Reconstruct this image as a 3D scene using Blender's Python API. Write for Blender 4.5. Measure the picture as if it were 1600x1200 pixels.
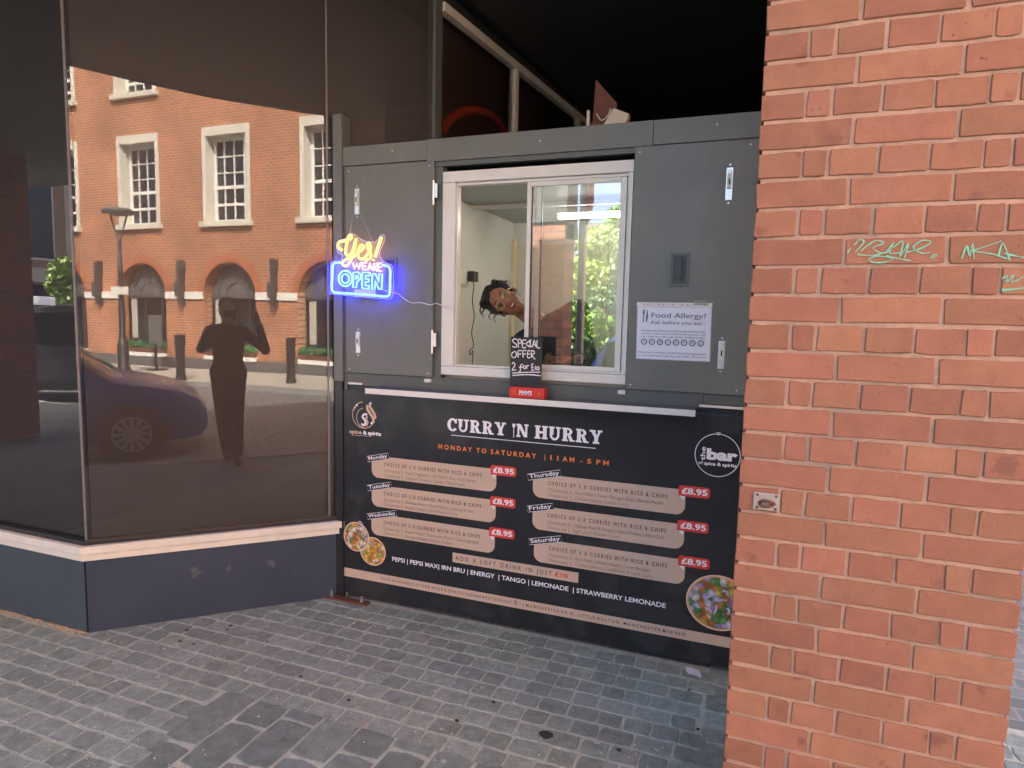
import bpy, bmesh, math, random
import numpy as np
from mathutils import Matrix, Vector
random.seed(7); rng = np.random.default_rng(7)
R_ = math.radians
sc = bpy.context.scene
for o in list(bpy.data.objects): bpy.data.objects.remove(o)

# ------------------------------------------------------------------ camera
# world frame: X along the kiosk front, Y into the kiosk, Z up; metres; eye at (0, 0, 1.6)
F = 1006.6; PITCH = R_(5.75); ROLL = R_(1.247); YAW = R_(-20.48); MYAW = R_(23.49)
def cam_rows():
    cp, sp = math.cos(PITCH), math.sin(PITCH)
    f = np.array([0, cp, -sp]); u = np.array([0, sp, cp]); x = np.array([1., 0, 0])
    xr = math.cos(ROLL)*x + math.sin(ROLL)*u; ur = -math.sin(ROLL)*x + math.cos(ROLL)*u
    W = np.array([[math.cos(YAW), math.sin(YAW), 0], [-math.sin(YAW), math.cos(YAW), 0], [0, 0, 1]])
    return np.array([xr, -ur, f]) @ W.T
CR = cam_rows(); EYE = np.array([0, 0, 1.6])
cam = bpy.data.cameras.new('camera'); cam_o = bpy.data.objects.new('camera', cam)
sc.collection.objects.link(cam_o)
cam.sensor_width = 36; cam.lens = F/1600*36; cam.clip_start = 0.02; cam.clip_end = 500
m = Matrix.Identity(4)
for i in range(3):
    m[i][0] = CR[0][i]; m[i][1] = -CR[1][i]; m[i][2] = -CR[2][i]; m[i][3] = EYE[i]
cam_o.matrix_world = m
sc.camera = cam_o
# ------------------------------------------------------------------ light
SUN_EL = 47; SUN_TO = np.array([-0.80, 0.60])       # horizontal direction towards the sun
w = bpy.data.worlds.new('World'); sc.world = w; w.use_nodes = True
nt = w.node_tree; bg = nt.nodes['Background']
sky = nt.nodes.new('ShaderNodeTexSky'); sky.sky_type = 'NISHITA'; sky.sun_disc = False
sky.sun_elevation = R_(SUN_EL); sky.sun_rotation = math.atan2(SUN_TO[0], SUN_TO[1])
sky.air_density = 0.5; sky.dust_density = 7.0; sky.ozone_density = 0.0
nt.links.new(sky.outputs[0], bg.inputs[0]); bg.inputs[1].default_value = 0.15
sl = bpy.data.lights.new('sun', 'SUN'); sl.energy = 3.6; sl.angle = R_(0.5); sl.color = (1, .94, .84)
so = bpy.data.objects.new('sun', sl); sc.collection.objects.link(so)
sd = Vector((SUN_TO[0]*math.cos(R_(SUN_EL)), SUN_TO[1]*math.cos(R_(SUN_EL)), math.sin(R_(SUN_EL))))
so.rotation_euler = sd.to_track_quat('Z', 'Y').to_euler(); so.location = (-6, 4, 20)
sc.view_settings.view_transform = 'Standard'; sc.view_settings.look = 'None'
sc.view_settings.exposure = 3.45; sc.view_settings.gamma = 1
sc.cycles.max_bounces = 10; sc.cycles.glossy_bounces = 5; sc.cycles.transparent_max_bounces = 12

# ------------------------------------------------------------------ measuring helpers (photograph pixel -> point on a real plane)
def ray(px, py): return CR.T @ np.array([(px-800)/F, (py-600)/F, 1.])
def hit(px, py, n, d):
    v = ray(px, py); n = np.array(n, float); return EYE + v*((d-n@EYE)/(n@v))
def onY(px, py, y): return hit(px, py, (0, 1, 0), y)
def onZ(px, py, z=0): return hit(px, py, (0, 0, 1), z)
BM = MYAW-YAW
MD = np.array([math.cos(BM), math.sin(BM), 0]); MN = np.array([math.sin(BM), -math.cos(BM), 0])
DM = -3.640                      # plane of the splayed shopfront (n.x = DM)
DG = DM-0.022                    # its glass
YL = 2.14; YLG = YL+0.022        # left shopfront and its glass
def mirM(p): p = np.array(p, float); return p-2*(p@MN-DG)*MN

# ------------------------------------------------------------------ mesh helpers
OFF = {}
def link(o, parent=None):
    sc.collection.objects.link(o)
    if parent is not None: o.parent = parent
    return o
def tag(o, label, cat, group=None):
    o['label'] = label; o['category'] = cat
    if group: o['group'] = group
    return o
def thing(name, loc, label, cat, group=None, rz=0):
    o = bpy.data.objects.new(name, None); o.empty_display_size = .1
    o.location = loc; o.rotation_euler = (0, 0, rz); link(o)
    OFF[o.name] = np.array(loc, float) if rz == 0 else np.zeros(3)
    return tag(o, label, cat, group)
class G:
    def __init__(s): s.v = []; s.f = []
    def add(s, vs, fs):
        n = len(s.v); s.v += [tuple(map(float, a)) for a in vs]; s.f += [tuple(i+n for i in q) for q in fs]; return s
    def box(s, x0, x1, y0, y1, z0, z1):
        vs = [(x, y, z) for z in (z0, z1) for y in (y0, y1) for x in (x0, x1)]
        return s.add(vs, [(0, 2, 3, 1), (4, 5, 7, 6), (0, 1, 5, 4), (2, 6, 7, 3), (0, 4, 6, 2), (1, 3, 7, 5)])
    def obox(s, c, ax, h):
        c = np.array(c, float); ax = [np.array(a, float) for a in ax]
        vs = [c+ax[0]*h[0]*a+ax[1]*h[1]*b+ax[2]*h[2]*d for d in (-1, 1) for b in (-1, 1) for a in (-1, 1)]
        return s.add(vs, [(0, 2, 3, 1), (4, 5, 7, 6), (0, 1, 5, 4), (2, 6, 7, 3), (0, 4, 6, 2), (1, 3, 7, 5)])
    def poly(s, pts): return s.add(pts, [tuple(range(len(pts)))])
    def prism(s, pts, ex):
        n = len(pts); ex = np.array(ex, float); p2 = [np.array(p, float)+ex for p in pts]
        return s.add(list(pts)+p2, [tuple(range(n)), tuple(range(2*n-1, n-1, -1))]+[(i, (i+1) % n, n+(i+1) % n, n+i) for i in range(n)])
    def tube(s, pts, r, n=8, closed=False):
        pts = [np.array(p, float) for p in pts]; k = len(pts); rs = r if hasattr(r, '__len__') else [r]*k
        vs = []; prev = None
        for i, p in enumerate(pts):
            a = pts[(i-1) % k] if (i > 0 or closed) else p; b = pts[(i+1) % k] if (i < k-1 or closed) else p
            t = b-a; t = t/(np.linalg.norm(t)+1e-12)
            if prev is None:
                u = np.cross(t, [0, 0, 1]);
                if np.linalg.norm(u) < .05: u = np.cross(t, [0, 1, 0])
            else: u = prev-t*(prev@t)
            u = u/(np.linalg.norm(u)+1e-12); prev = u; q = np.cross(t, u)
            vs += [p+rs[i]*(math.cos(2*math.pi*j/n)*u+math.sin(2*math.pi*j/n)*q) for j in range(n)]
        fs = [(i*n+j, i*n+(j+1) % n, ((i+1) % k)*n+(j+1) % n, ((i+1) % k)*n+j) for i in range(k if closed else k-1) for j in range(n)]
        if not closed: fs += [tuple(range(n-1, -1, -1)), tuple((k-1)*n+j for j in range(n))]
        return s.add(vs, fs)
    def lathe(s, prof, c=(0, 0, 0), n=16, ax=None):
        c = np.array(c, float); X, Y, Z = ax if ax else (np.array([1., 0, 0]), np.array([0, 1., 0]), np.array([0, 0, 1.]))
        vs = []; k = len(prof)
        for r, z in prof: vs += [c+Z*z+r*(math.cos(2*math.pi*j/n)*X+math.sin(2*math.pi*j/n)*Y) for j in range(n)]
        fs = [(i*n+j, i*n+(j+1) % n, (i+1)*n+(j+1) % n, (i+1)*n+j) for i in range(k-1) for j in range(n)]
        fs += [tuple(range(n-1, -1, -1)), tuple((k-1)*n+j for j in range(n))]
        return s.add(vs, fs)
    def cap(s, p, q, r1, r2, n=12, sq=None):      # tapered capsule
        p = np.array(p, float); q = np.array(q, float); d = q-p; L = np.linalg.norm(d)
        t = d/L if L > 1e-6 else np.array([0, 0, 1.])
        u = np.cross(t, [0, 1, 0])
        if np.linalg.norm(u) < .1: u = np.cross(t, [1, 0, 0])
        u /= np.linalg.norm(u); w_ = np.cross(t, u); prof = []
        for a in np.linspace(-90, 0, 5): prof.append((r1*math.cos(R_(a)), r1*math.sin(R_(a))))
        for a in np.linspace(0, 90, 5): prof.append((r2*math.cos(R_(a)), L+r2*math.sin(R_(a))))
        prof[0] = (1e-4, prof[0][1]); prof[-1] = (1e-4, prof[-1][1])
        return s.lathe(prof, p, n, (u, w_, t))
    def ell(s, c, r, axes=None, n=14):
        c = np.array(c, float); ax = axes if axes else np.eye(3); k = 9; vs = []
        for i in range(k+1):
            a = -math.pi/2+math.pi*i/k
            for j in range(n):
                b = 2*math.pi*j/n; ca = max(math.cos(a), 1e-3)
                vs.append(c+ax[0]*r[0]*ca*math.cos(b)+ax[1]*r[1]*ca*math.sin(b)+ax[2]*r[2]*math.sin(a))
        fs = [(i*n+j, i*n+(j+1) % n, (i+1)*n+(j+1) % n, (i+1)*n+j) for i in range(k) for j in range(n)]
        fs += [tuple(range(n-1, -1, -1)), tuple(k*n+j for j in range(n))]
        return s.add(vs, fs)
    def build(s, name, mat, parent=None, smooth=False, recalc=True, bevel=0, label=None, kind=None):
        off = OFF.get(parent.name, np.zeros(3)) if parent is not None else np.zeros(3)
        me = bpy.data.meshes.new(name)
        vs = (np.array(s.v)-off).tolist()
        me.from_pydata(vs, [], s.f); me.update()
        if recalc or bevel:
            b = bmesh.new(); b.from_mesh(me)
            if recalc: bmesh.ops.recalc_face_normals(b, faces=b.faces)
            if bevel: bmesh.ops.bevel(b, geom=[e for e in b.edges if e.calc_face_angle(0) > .5], offset=bevel, segments=2, affect='EDGES', profile=.6, clamp_overlap=True)
            b.to_mesh(me); b.free()
        if smooth:
            me.polygons.foreach_set('use_smooth', [True]*len(me.polygons))
        me.materials.append(mat)
        o = bpy.data.objects.new(name, me); link(o, parent); OFF[o.name] = off
        if label: o['label'] = label
        if kind: o['kind'] = kind
        return o
def shade_auto(o, ang=40):
    me = o.data; me.polygons.foreach_set('use_smooth', [True]*len(me.polygons))
    me.set_sharp_from_angle(angle=R_(ang))
    return o
def remesh(o, vox=.006, it=3):
    md = o.modifiers.new('r', 'REMESH'); md.mode = 'VOXEL'; md.voxel_size = vox; md.use_smooth_shade = True
    ms = o.modifiers.new('s', 'SMOOTH'); ms.factor = .5; ms.iterations = it
    dg = bpy.context.evaluated_depsgraph_get(); me = bpy.data.meshes.new_from_object(o.evaluated_get(dg))
    o.modifiers.clear(); mats = list(o.data.materials); o.data = me
    me.materials.clear()
    for a in mats: me.materials.append(a)
    me.polygons.foreach_set('use_smooth', [True]*len(me.polygons))
    return o
def copy_tree(o, parent=None):
    c = o.copy(); link(c); c.parent = parent; OFF[c.name] = OFF.get(o.name, np.zeros(3))
    for ch in list(o.children): copy_tree(ch, c)
    return c
def struct(o): o['kind'] = 'structure'; return o

# ------------------------------------------------------------------ materials
def M(name, col, rough=.55, metal=0., var=.10, scale=6., bump=0., bscale=80., spec=.5, rnd=0., attr=False, dirt=None, dscale=2.5, dthr=.55, sheen=0, coat=0, hue=0., speck=None):
    mt = bpy.data.materials.new(name); mt.use_nodes = True; t = mt.node_tree; N = t.nodes; L = t.links
    b = N['Principled BSDF']; b.inputs['Roughness'].default_value = rough; b.inputs['Metallic'].default_value = metal
    b.inputs['Specular IOR Level'].default_value = spec
    if coat: b.inputs['Coat Weight'].default_value = coat; b.inputs['Coat Roughness'].default_value = .08
    tc = N.new('ShaderNodeTexCoord'); geo = N.new('ShaderNodeNewGeometry')
    base = N.new('ShaderNodeRGB'); base.outputs[0].default_value = (*col, 1); out = base.outputs[0]
    if var or rnd or attr:
        hs = N.new('ShaderNodeHueSaturation'); L.new(out, hs.inputs['Color'])
        acc = None
        if var:
            nz = N.new('ShaderNodeTexNoise'); nz.inputs['Scale'].default_value = scale; nz.inputs['Detail'].default_value = 6; nz.inputs['Roughness'].default_value = .65
            L.new(geo.outputs['Position'], nz.inputs['Vector'])
            mr = N.new('ShaderNodeMapRange'); mr.inputs[1].default_value = .25; mr.inputs[2].default_value = .75
            mr.inputs[3].default_value = 1-var; mr.inputs[4].default_value = 1+var; L.new(nz.outputs[0], mr.inputs[0]); acc = mr.outputs[0]
        if rnd or attr:
            if attr: a = N.new('ShaderNodeAttribute'); a.attribute_name = 'tone'; src = a.outputs['Fac']
            else: a = N.new('ShaderNodeObjectInfo'); src = a.outputs['Random']
            mr2 = N.new('ShaderNodeMapRange'); mr2.inputs[3].default_value = 1-rnd; mr2.inputs[4].default_value = 1+rnd; L.new(src, mr2.inputs[0])
            if hue:
                mm = N.new('ShaderNodeMath'); mm.operation = 'MULTIPLY'; mm.inputs[1].default_value = 7.31; L.new(src, mm.inputs[0])
                fr = N.new('ShaderNodeMath'); fr.operation = 'FRACT'; L.new(mm.outputs[0], fr.inputs[0])
                mr3 = N.new('ShaderNodeMapRange'); mr3.inputs[3].default_value = .5-hue; mr3.inputs[4].default_value = .5+hue; L.new(fr.outputs[0], mr3.inputs[0]); L.new(mr3.outputs[0], hs.inputs['Hue'])
            if acc is None: acc = mr2.outputs[0]
            else:
                mu = N.new('ShaderNodeMath'); mu.operation = 'MULTIPLY'; L.new(acc, mu.inputs[0]); L.new(mr2.outputs[0], mu.inputs[1]); acc = mu.outputs[0]
        L.new(acc, hs.inputs['Value']); out = hs.outputs[0]
    if dirt:
        nd = N.new('ShaderNodeTexNoise'); nd.inputs['Scale'].default_value = dscale; nd.inputs['Detail'].default_value = 9; nd.inputs['Roughness'].default_value = .7
        L.new(geo.outputs['Position'], nd.inputs['Vector'])
        mr = N.new('ShaderNodeMapRange'); mr.inputs[1].default_value = dthr; mr.inputs[2].default_value = dthr+.2; L.new(nd.outputs[0], mr.inputs[0])
        mx = N.new('ShaderNodeMix'); mx.data_type = 'RGBA'; L.new(mr.outputs[0], mx.inputs[0]); L.new(out, mx.inputs[6]); mx.inputs[7].default_value = (*dirt, 1); out = mx.outputs[2]
    if speck:
        for (scol, sscale, sthr) in speck:
            vo = N.new('ShaderNodeTexNoise'); vo.inputs['Scale'].default_value = sscale; vo.inputs['Detail'].default_value = 3; vo.inputs['Roughness'].default_value = .6
            L.new(geo.outputs['Position'], vo.inputs['Vector']); mr = N.new('ShaderNodeMapRange'); mr.inputs[1].default_value = sthr; mr.inputs[2].default_value = sthr+.06; L.new(vo.outputs[0], mr.inputs[0])
            mx = N.new('ShaderNodeMix'); mx.data_type = 'RGBA'; L.new(mr.outputs[0], mx.inputs[0]); L.new(out, mx.inputs[6]); mx.inputs[7].default_value = (*scol, 1); out = mx.outputs[2]
    L.new(out, b.inputs['Base Color'])
    if bump:
        nb = N.new('ShaderNodeTexNoise'); nb.inputs['Scale'].default_value = bscale; nb.inputs['Detail'].default_value = 5
        L.new(geo.outputs['Position'], nb.inputs['Vector'])
        bp = N.new('ShaderNodeBump'); bp.inputs['Strength'].default_value = bump; bp.inputs['Distance'].default_value = .004
        L.new(nb.outputs[0], bp.inputs['Height']); L.new(bp.outputs[0], b.inputs['Normal'])
    return mt
def emis(name, col, st):
    mt = bpy.data.materials.new(name); mt.use_nodes = True; N = mt.node_tree.nodes
    b = N['Principled BSDF']; b.inputs['Base Color'].default_value = (*[min(1, c*.6+.2) for c in col], 1)
    b.inputs['Emission Color'].default_value = (*col, 1); b.inputs['Emission Strength'].default_value = st
    return mt
def glassmat(name, refl, tint=(.9, .92, .9), smear=.0, warp=0.):
    mt = bpy.data.materials.new(name); mt.use_nodes = True; t = mt.node_tree; N = t.nodes; L = t.links
    N.remove(N['Principled BSDF']); out = N['Material Output']
    tr = N.new('ShaderNodeBsdfTransparent'); tr.inputs[0].default_value = (*tint, 1)
    gl = N.new('ShaderNodeBsdfGlossy'); gl.inputs['Roughness'].default_value = 0.0; gl.inputs[0].default_value = (1, 1, 1, 1)
    lw = N.new('ShaderNodeFresnel'); lw.inputs[0].default_value = 1.5
    ad = N.new('ShaderNodeMath'); ad.operation = 'ADD'; ad.inputs[1].default_value = refl; ad.use_clamp = True; L.new(lw.outputs[0], ad.inputs[0])
    mx = N.new('ShaderNodeMixShader'); L.new(ad.outputs[0], mx.inputs[0]); L.new(tr.outputs[0], mx.inputs[1]); L.new(gl.outputs[0], mx.inputs[2])
    fin = mx.outputs[0]
    if warp:
        g = N.new('ShaderNodeNewGeometry'); nz = N.new('ShaderNodeTexNoise'); nz.inputs['Scale'].default_value = 1.3; nz.inputs['Detail'].default_value = 1
        L.new(g.outputs['Position'], nz.inputs['Vector']); bp = N.new('ShaderNodeBump'); bp.inputs['Strength'].default_value = warp; bp.inputs['Distance'].default_value = .02
        L.new(nz.outputs[0], bp.inputs['Height']); L.new(bp.outputs[0], gl.inputs['Normal'])
    if smear:
        g = N.new('ShaderNodeNewGeometry'); nz = N.new('ShaderNodeTexNoise'); nz.inputs['Scale'].default_value = 3; nz.inputs['Detail'].default_value = 8; nz.inputs['Roughness'].default_value = .7
        L.new(g.outputs['Position'], nz.inputs['Vector']); mr = N.new('ShaderNodeMapRange'); mr.inputs[1].default_value = .35; mr.inputs[2].default_value = .85; mr.inputs[3].default_value = smear*.4; mr.inputs[4].default_value = smear
        L.new(nz.outputs[0], mr.inputs[0])
        df = N.new('ShaderNodeBsdfDiffuse'); df.inputs[0].default_value = (.5, .45, .42, 1)
        m2 = N.new('ShaderNodeMixShader'); L.new(mr.outputs[0], m2.inputs[0]); L.new(fin, m2.inputs[1]); L.new(df.outputs[0], m2.inputs[2]); fin = m2.outputs[0]
    L.new(fin, out.inputs[0]); return mt
def brickmat(name, c1, c2, mortar, bw=.225, bh=.075, axes='xz', ms=.012, rough=.8):
    mt = bpy.data.materials.new(name); mt.use_nodes = True; t = mt.node_tree; N = t.nodes; L = t.links; b = N['Principled BSDF']
    g = N.new('ShaderNodeNewGeometry'); sp = N.new('ShaderNodeSeparateXYZ'); L.new(g.outputs['Position'], sp.inputs[0]); cb = N.new('ShaderNodeCombineXYZ')
    L.new(sp.outputs['xyz'.index(axes[0])], cb.inputs[0]); L.new(sp.outputs['xyz'.index(axes[1])], cb.inputs[1])
    br = N.new('ShaderNodeTexBrick'); br.inputs['Scale'].default_value = 1; br.inputs['Brick Width'].default_value = bw; br.inputs['Row Height'].default_value = bh
    br.inputs['Mortar Size'].default_value = ms; br.inputs['Mortar Smooth'].default_value = .2; br.inputs['Bias'].default_value = 0
    br.inputs['Color1'].default_value = (*c1, 1); br.inputs['Color2'].default_value = (*c2, 1); br.inputs['Mortar'].default_value = (*mortar, 1)
    L.new(cb.outputs[0], br.inputs['Vector'])
    nz = N.new('ShaderNodeTexNoise'); nz.inputs['Scale'].default_value = .9; nz.inputs['Detail'].default_value = 8; L.new(g.outputs['Position'], nz.inputs['Vector'])
    mr = N.new('ShaderNodeMapRange'); mr.inputs[1].default_value = .25; mr.inputs[2].default_value = .75; mr.inputs[3].default_value = .72; mr.inputs[4].default_value = 1.25; L.new(nz.outputs[0], mr.inputs[0])
    hs = N.new('ShaderNodeHueSaturation'); L.new(br.outputs[0], hs.inputs['Color']); L.new(mr.outputs[0], hs.inputs['Value'])
    L.new(hs.outputs[0], b.inputs['Base Color']); b.inputs['Roughness'].default_value = rough
    bp = N.new('ShaderNodeBump'); bp.inputs['Strength'].default_value = .5; bp.inputs['Distance'].default_value = .01; bp.invert = True
    L.new(br.outputs['Fac'], bp.inputs['Height']); L.new(bp.outputs[0], b.inputs['Normal'])
    return mt
m_white = M('white_paint', (.74, .72, .66), .45, var=.06, scale=9, dirt=(.45, .42, .36), dscale=7, dthr=.66)
m_upvc = M('white_window_frame', (.68, .69, .62), .35, var=.05, scale=12, dirt=(.4, .38, .33), dscale=14, dthr=.68)
m_grey = M('kiosk_grey_paint', (.148, .158, .133), .42, var=.12, scale=2.2, bump=.12, bscale=160, dirt=(.195, .205, .175), dscale=3.2, dthr=.56, speck=(((.30, .31, .27), 46, .735), ((.075, .078, .07), 30, .725), ((.125, .132, .115), 6, .66)))
m_grey2 = M('kiosk_dark_grey', (.10, .112, .10), .45, var=.08, scale=4)
m_black = M('black_board', (.021, .023, .025), .25, var=.25, scale=3, spec=.4, bump=.03, bscale=6, speck=(((.085, .085, .08), 34, .735), ((.034, .036, .037), 2.2, .56)))
m_blackp = M('black_plastic', (.02, .02, .022), .4)
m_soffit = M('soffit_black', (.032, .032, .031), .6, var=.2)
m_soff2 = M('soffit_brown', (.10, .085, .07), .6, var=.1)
m_navy = M('plinth_navy', (.036, .052, .082), .38, var=.18, scale=3, bump=.06, dirt=(.12, .135, .15), dscale=5, dthr=.62, speck=(((.24, .25, .26), 38, .72), ((.10, .11, .125), 7, .64)))
m_navy2 = M('plinth_green_navy', (.048, .070, .082), .40, var=.14, scale=3, bump=.06, dirt=(.13, .14, .13), dscale=4, dthr=.60)
m_cream = M('sill_cream', (.66, .64, .55), .5, var=.10, scale=10, dirt=(.32, .28, .24), dscale=12, dthr=.64)
m_film = M('brown_film', (.027, .0258, .0262), .6, var=.10, scale=.8)
m_steel = M('zinc_steel', (.62, .62, .58), .3, .85, var=.1, scale=30)
m_rust = M('rust_brown', (.13, .05, .03), .75, var=.25, scale=25, bump=.2)
m_beige = M('lamp_beige', (.60, .53, .40), .45, var=.05)
m_seal = M('grey_sealant', (.16, .15, .14), .5, var=.2, scale=20)
m_film2 = M('recess_brown_film', (.13, .105, .095), .6, var=.10, scale=.8)
m_glassM = glassmat('shop_glass', .030, (.95, .93, .92), smear=.010, warp=.02)
m_glassK = glassmat('kiosk_glass', .24, (.70, .76, .73), smear=.02, warp=.01)
m_glassdark = M('dark_window_glass', (.012, .013, .015), .05, var=0, spec=.8)
m_tan = M('menu_tan', (.56, .42, .31), .45, var=.03)
m_ink = M('menu_ink', (.05, .04, .035), .5, var=0)
m_inkb = M('menu_brown_ink', (.22, .16, .12), .5, var=0)
m_wtext = M('menu_white', (.82, .82, .84), .45, var=0)
m_orange = M('menu_orange', (.80, .22, .04), .45, var=0)
m_red = M('price_red', (.62, .045, .03), .4, var=0)
m_skin = M('skin_brown', (.30, .135, .075), .45, var=.06, scale=30)
m_hair = M('black_hair', (.012, .010, .010), .38, var=.3, scale=60)
m_cloth = M('black_cloth', (.016, .016, .020), .8, var=.2, scale=12)
m_paper = M('paper', (.74, .77, .84), .30, var=.02)
# ================================================================== ground, road, pavements
m_sett = M('sett_stone', (.245, .285, .252), .62, var=.34, scale=24, bump=.9, bscale=150, rnd=.17, hue=.02, dirt=(.38, .40, .35), dscale=9, dthr=.58, speck=(((.46, .47, .43), 95, .66), ((.08, .085, .08), 120, .68), ((.30, .31, .28), 4.5, .60)))
m_sett2 = M('sett_stone_far', (.245, .285, .252), .62, var=.34, scale=24, bump=.9, bscale=150, rnd=.17, attr=True, dirt=(.38, .40, .35), dscale=9, dthr=.58, speck=(((.46, .47, .43), 95, .66), ((.08, .085, .08), 120, .68), ((.30, .31, .28), 4.5, .60)))
m_slab = M('slab_stone', (.195, .230, .205), .58, var=.34, scale=16, bump=.7, bscale=110, rnd=.13, hue=.015, dirt=(.27, .29, .27), dscale=7, dthr=.60, speck=(((.36, .38, .36), 95, .68), ((.07, .075, .075), 120, .69)))
m_joint = M('joint_sand', (.43, .45, .38), .9, var=.25, scale=30, bump=.6)
m_pave = brickmat('pavement_setts', (.20, .205, .20), (.15, .155, .15), (.26, .26, .23), .15, .097, 'xy', .008, .75)
m_road = brickmat('road_setts', (.27, .265, .25), (.15, .15, .145), (.05, .05, .048), .24, .13, 'xy', .020, .55)
m_farpave = M('far_pavement', (.36, .33, .27), .8, var=.12, scale=1.2)
gr = G(); gr.poly([(-140, -140, -.115), (140, -140, -.115), (140, 140, -.115), (-140, 140, -.115)])
struct(gr.build('road', m_road, recalc=False))
kerb = [(-40, -3.4), (-6, -3.2), (-3.6, -2.9), (-1.75, -1.95), (-.65, -1.06), (.89, .20), (2.0, 1.3), (2.5, 2.6), (2.6, 4.5), (2.6, 40)]
gp = G(); gp.poly([(x, y, -.006) for x, y in kerb]+[(-40, 40, -.006)])
pavement = struct(gp.build('pavement', m_pave, recalc=False)); OFF[pavement.name] = np.zeros(3)
m_kerb = M('kerb_granite', (.26, .25, .235), .75, var=.2, scale=12, bump=.3)
def kerbstones(path, name, par, inward, w=.14, L=.9, top=.002):
    g = None; P = [np.array(p, float) for p in path]; k = 0
    for a, b in zip(P[:-1], P[1:]):
        d = b-a; n = np.linalg.norm(d); d /= n; nn = np.array([d[1], -d[0]])*inward; c = max(1, int(n/L))
        if n > 20: c = 8; 
        for i in range(c):
            l = n/c; q = a+d*l*(i+.5)+nn*(-w/2+.03)
            G().obox((q[0], q[1], (top-.115)/2), [(d[0], d[1], 0), (nn[0], nn[1], 0), (0, 0, 1)], (l/2-.004, w/2, (top+.115)/2)).build(name, m_kerb, par)
kerbstones(kerb, 'kerbstone', pavement, 1)
# bedding sheet and pavers actually seen, rows along X
PX0, PX1, PY0, PY1 = -4.6, 2.2, .55, 3.02
gb = G(); gb.poly([(PX0, PY0, -.0035), (PX1, PY0, -.0035), (PX1, PY1, -.0035), (PX0, PY1, -.0035)])
gb.build('joint_bed', m_joint, pavement, recalc=False)
def inframe(x, y):
    v = CR@(np.array([x, y, 0])-EYE)
    if v[2] < .2: return False
    u, w_ = 800+F*v[0]/v[2], 600+F*v[1]/v[2]
    return -40 < u < 1640 and 0 < w_ < 1260
def paver_mesh(wx, wy, seed):
    r = random.Random(seed); ch = .003; t = .02
    def ring(ins, z, j):
        pts = []
        hx, hy = wx/2-ins, wy/2-ins
        for sx, sy in ((-1, -1), (0, -1), (1, -1), (1, 0), (1, 1), (0, 1), (-1, 1), (-1, 0)):
            c = .93 if sx and sy else 1
            pts.append((sx*hx*(c if sx and sy else 1)+r.uniform(-j, j), sy*hy*(c if sx and sy else 1)+r.uniform(-j, j), z+r.uniform(-.0012, .0008)))
        return pts
    st = r.getstate(); a = ring(0, -t, .003); r.setstate(st); b = ring(0, -.003, .003); r.setstate(st); c = ring(ch, 0, .003)
    vs = a+b+c; fs = [(16+i) for i in range(8)]; F_ = [tuple(fs)]
    for k in (0, 8):
        F_ += [(k+i, k+(i+1) % 8, k+8+(i+1) % 8, k+8+i) for i in range(8)]
    return vs, F_
cells = []
def behind(x, y): return (x < -3.0 and y > YL+.02) or (y > YL-.02 and np.array([x, y, 0])@MN < DM-.03) or y > 3.0
y = PY0; row = 0
PITCHY = .0972
while y < PY1-.02:
    x = PX0+random.uniform(0, .1)
    while x < PX1:
        wx = random.choice([.098, .102, .108, .112, .125, .135, .150])
        cx, cy = x+wx/2, y+PITCHY/2
        if not (cx > -2.02 and cy < 2.03) and not behind(cx, cy) and not (cx > -.11 and cx < .8 and y > 1.2):
            cells.append((cx, cy, wx, PITCHY, 0))
        elif -2.02+.0 < cx < -1.9 and cy < 2.03 and x < -2.05: cells.append((x+(-2.02-x)/2, cy, -2.02-x, PITCHY, 0))
        x += wx
    y += PITCHY
for i, x in enumerate(np.arange(-2.02, PX1, .166)):
    yy = 2.03-[.34, .16, .07, .24, .15, .065][i % 6]; top = 2.03
    while top > PY0:
        lo = max(yy, PY0)
        if top-lo > .04 and not (-.12 < x+.08 < .75 and top > 1.75): cells.append((x+.083, (top+lo)/2, .166, top-lo, 1))
        top = lo; yy = lo-random.choice([.25, .27, .29])
        if lo <= PY0+1e-6: break
for yv in np.arange(1.2, 3.0, .21): cells.append((-.065, yv+.1, .095, .21, 0))      # border course beside the pillar
vis = [c for c in cells if inframe(c[0], c[1])]
vis.sort(key=lambda c: -c[2]*c[3]/(1+np.hypot(c[0], c[1])**2)**1.5)
near, rest = vis[:300], vis[300:]+[c for c in cells if not inframe(c[0], c[1])]
cache = {}
for k, (cx, cy, wx, wy, s) in enumerate(near):
    key = (round(wx, 3), round(wy, 3), s, k % 3)
    if key not in cache:
        vs, fs = paver_mesh(wx-.0045, wy-.006, k); me = bpy.data.meshes.new('paver'); me.from_pydata(vs, [], fs); me.materials.append(m_slab if s else m_sett); cache[key] = me
    o = bpy.data.objects.new('paver', cache[key]); o.location = (cx, cy, random.uniform(-.0018, .0014)); o.rotation_euler = (random.uniform(-.008, .008), random.uniform(-.008, .008), random.uniform(-.012, .012)); link(o, pavement)
g = G(); tones = []
for k, (cx, cy, wx, wy, s) in enumerate(rest):
    vs, fs = paver_mesh(wx-.0045, wy-.006, k); dz = random.uniform(-.0018, .0014); t = random.random()
    g.add([(a+cx, b+cy, c+dz) for a, b, c in vs], fs); tones += [t]*len(fs)
o = g.build('far_pavers', m_sett2, pavement, recalc=False, kind='stuff')
at_ = o.data.attributes.new('tone', 'FLOAT', 'FACE'); at_.data.foreach_set('value', tones)

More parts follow.
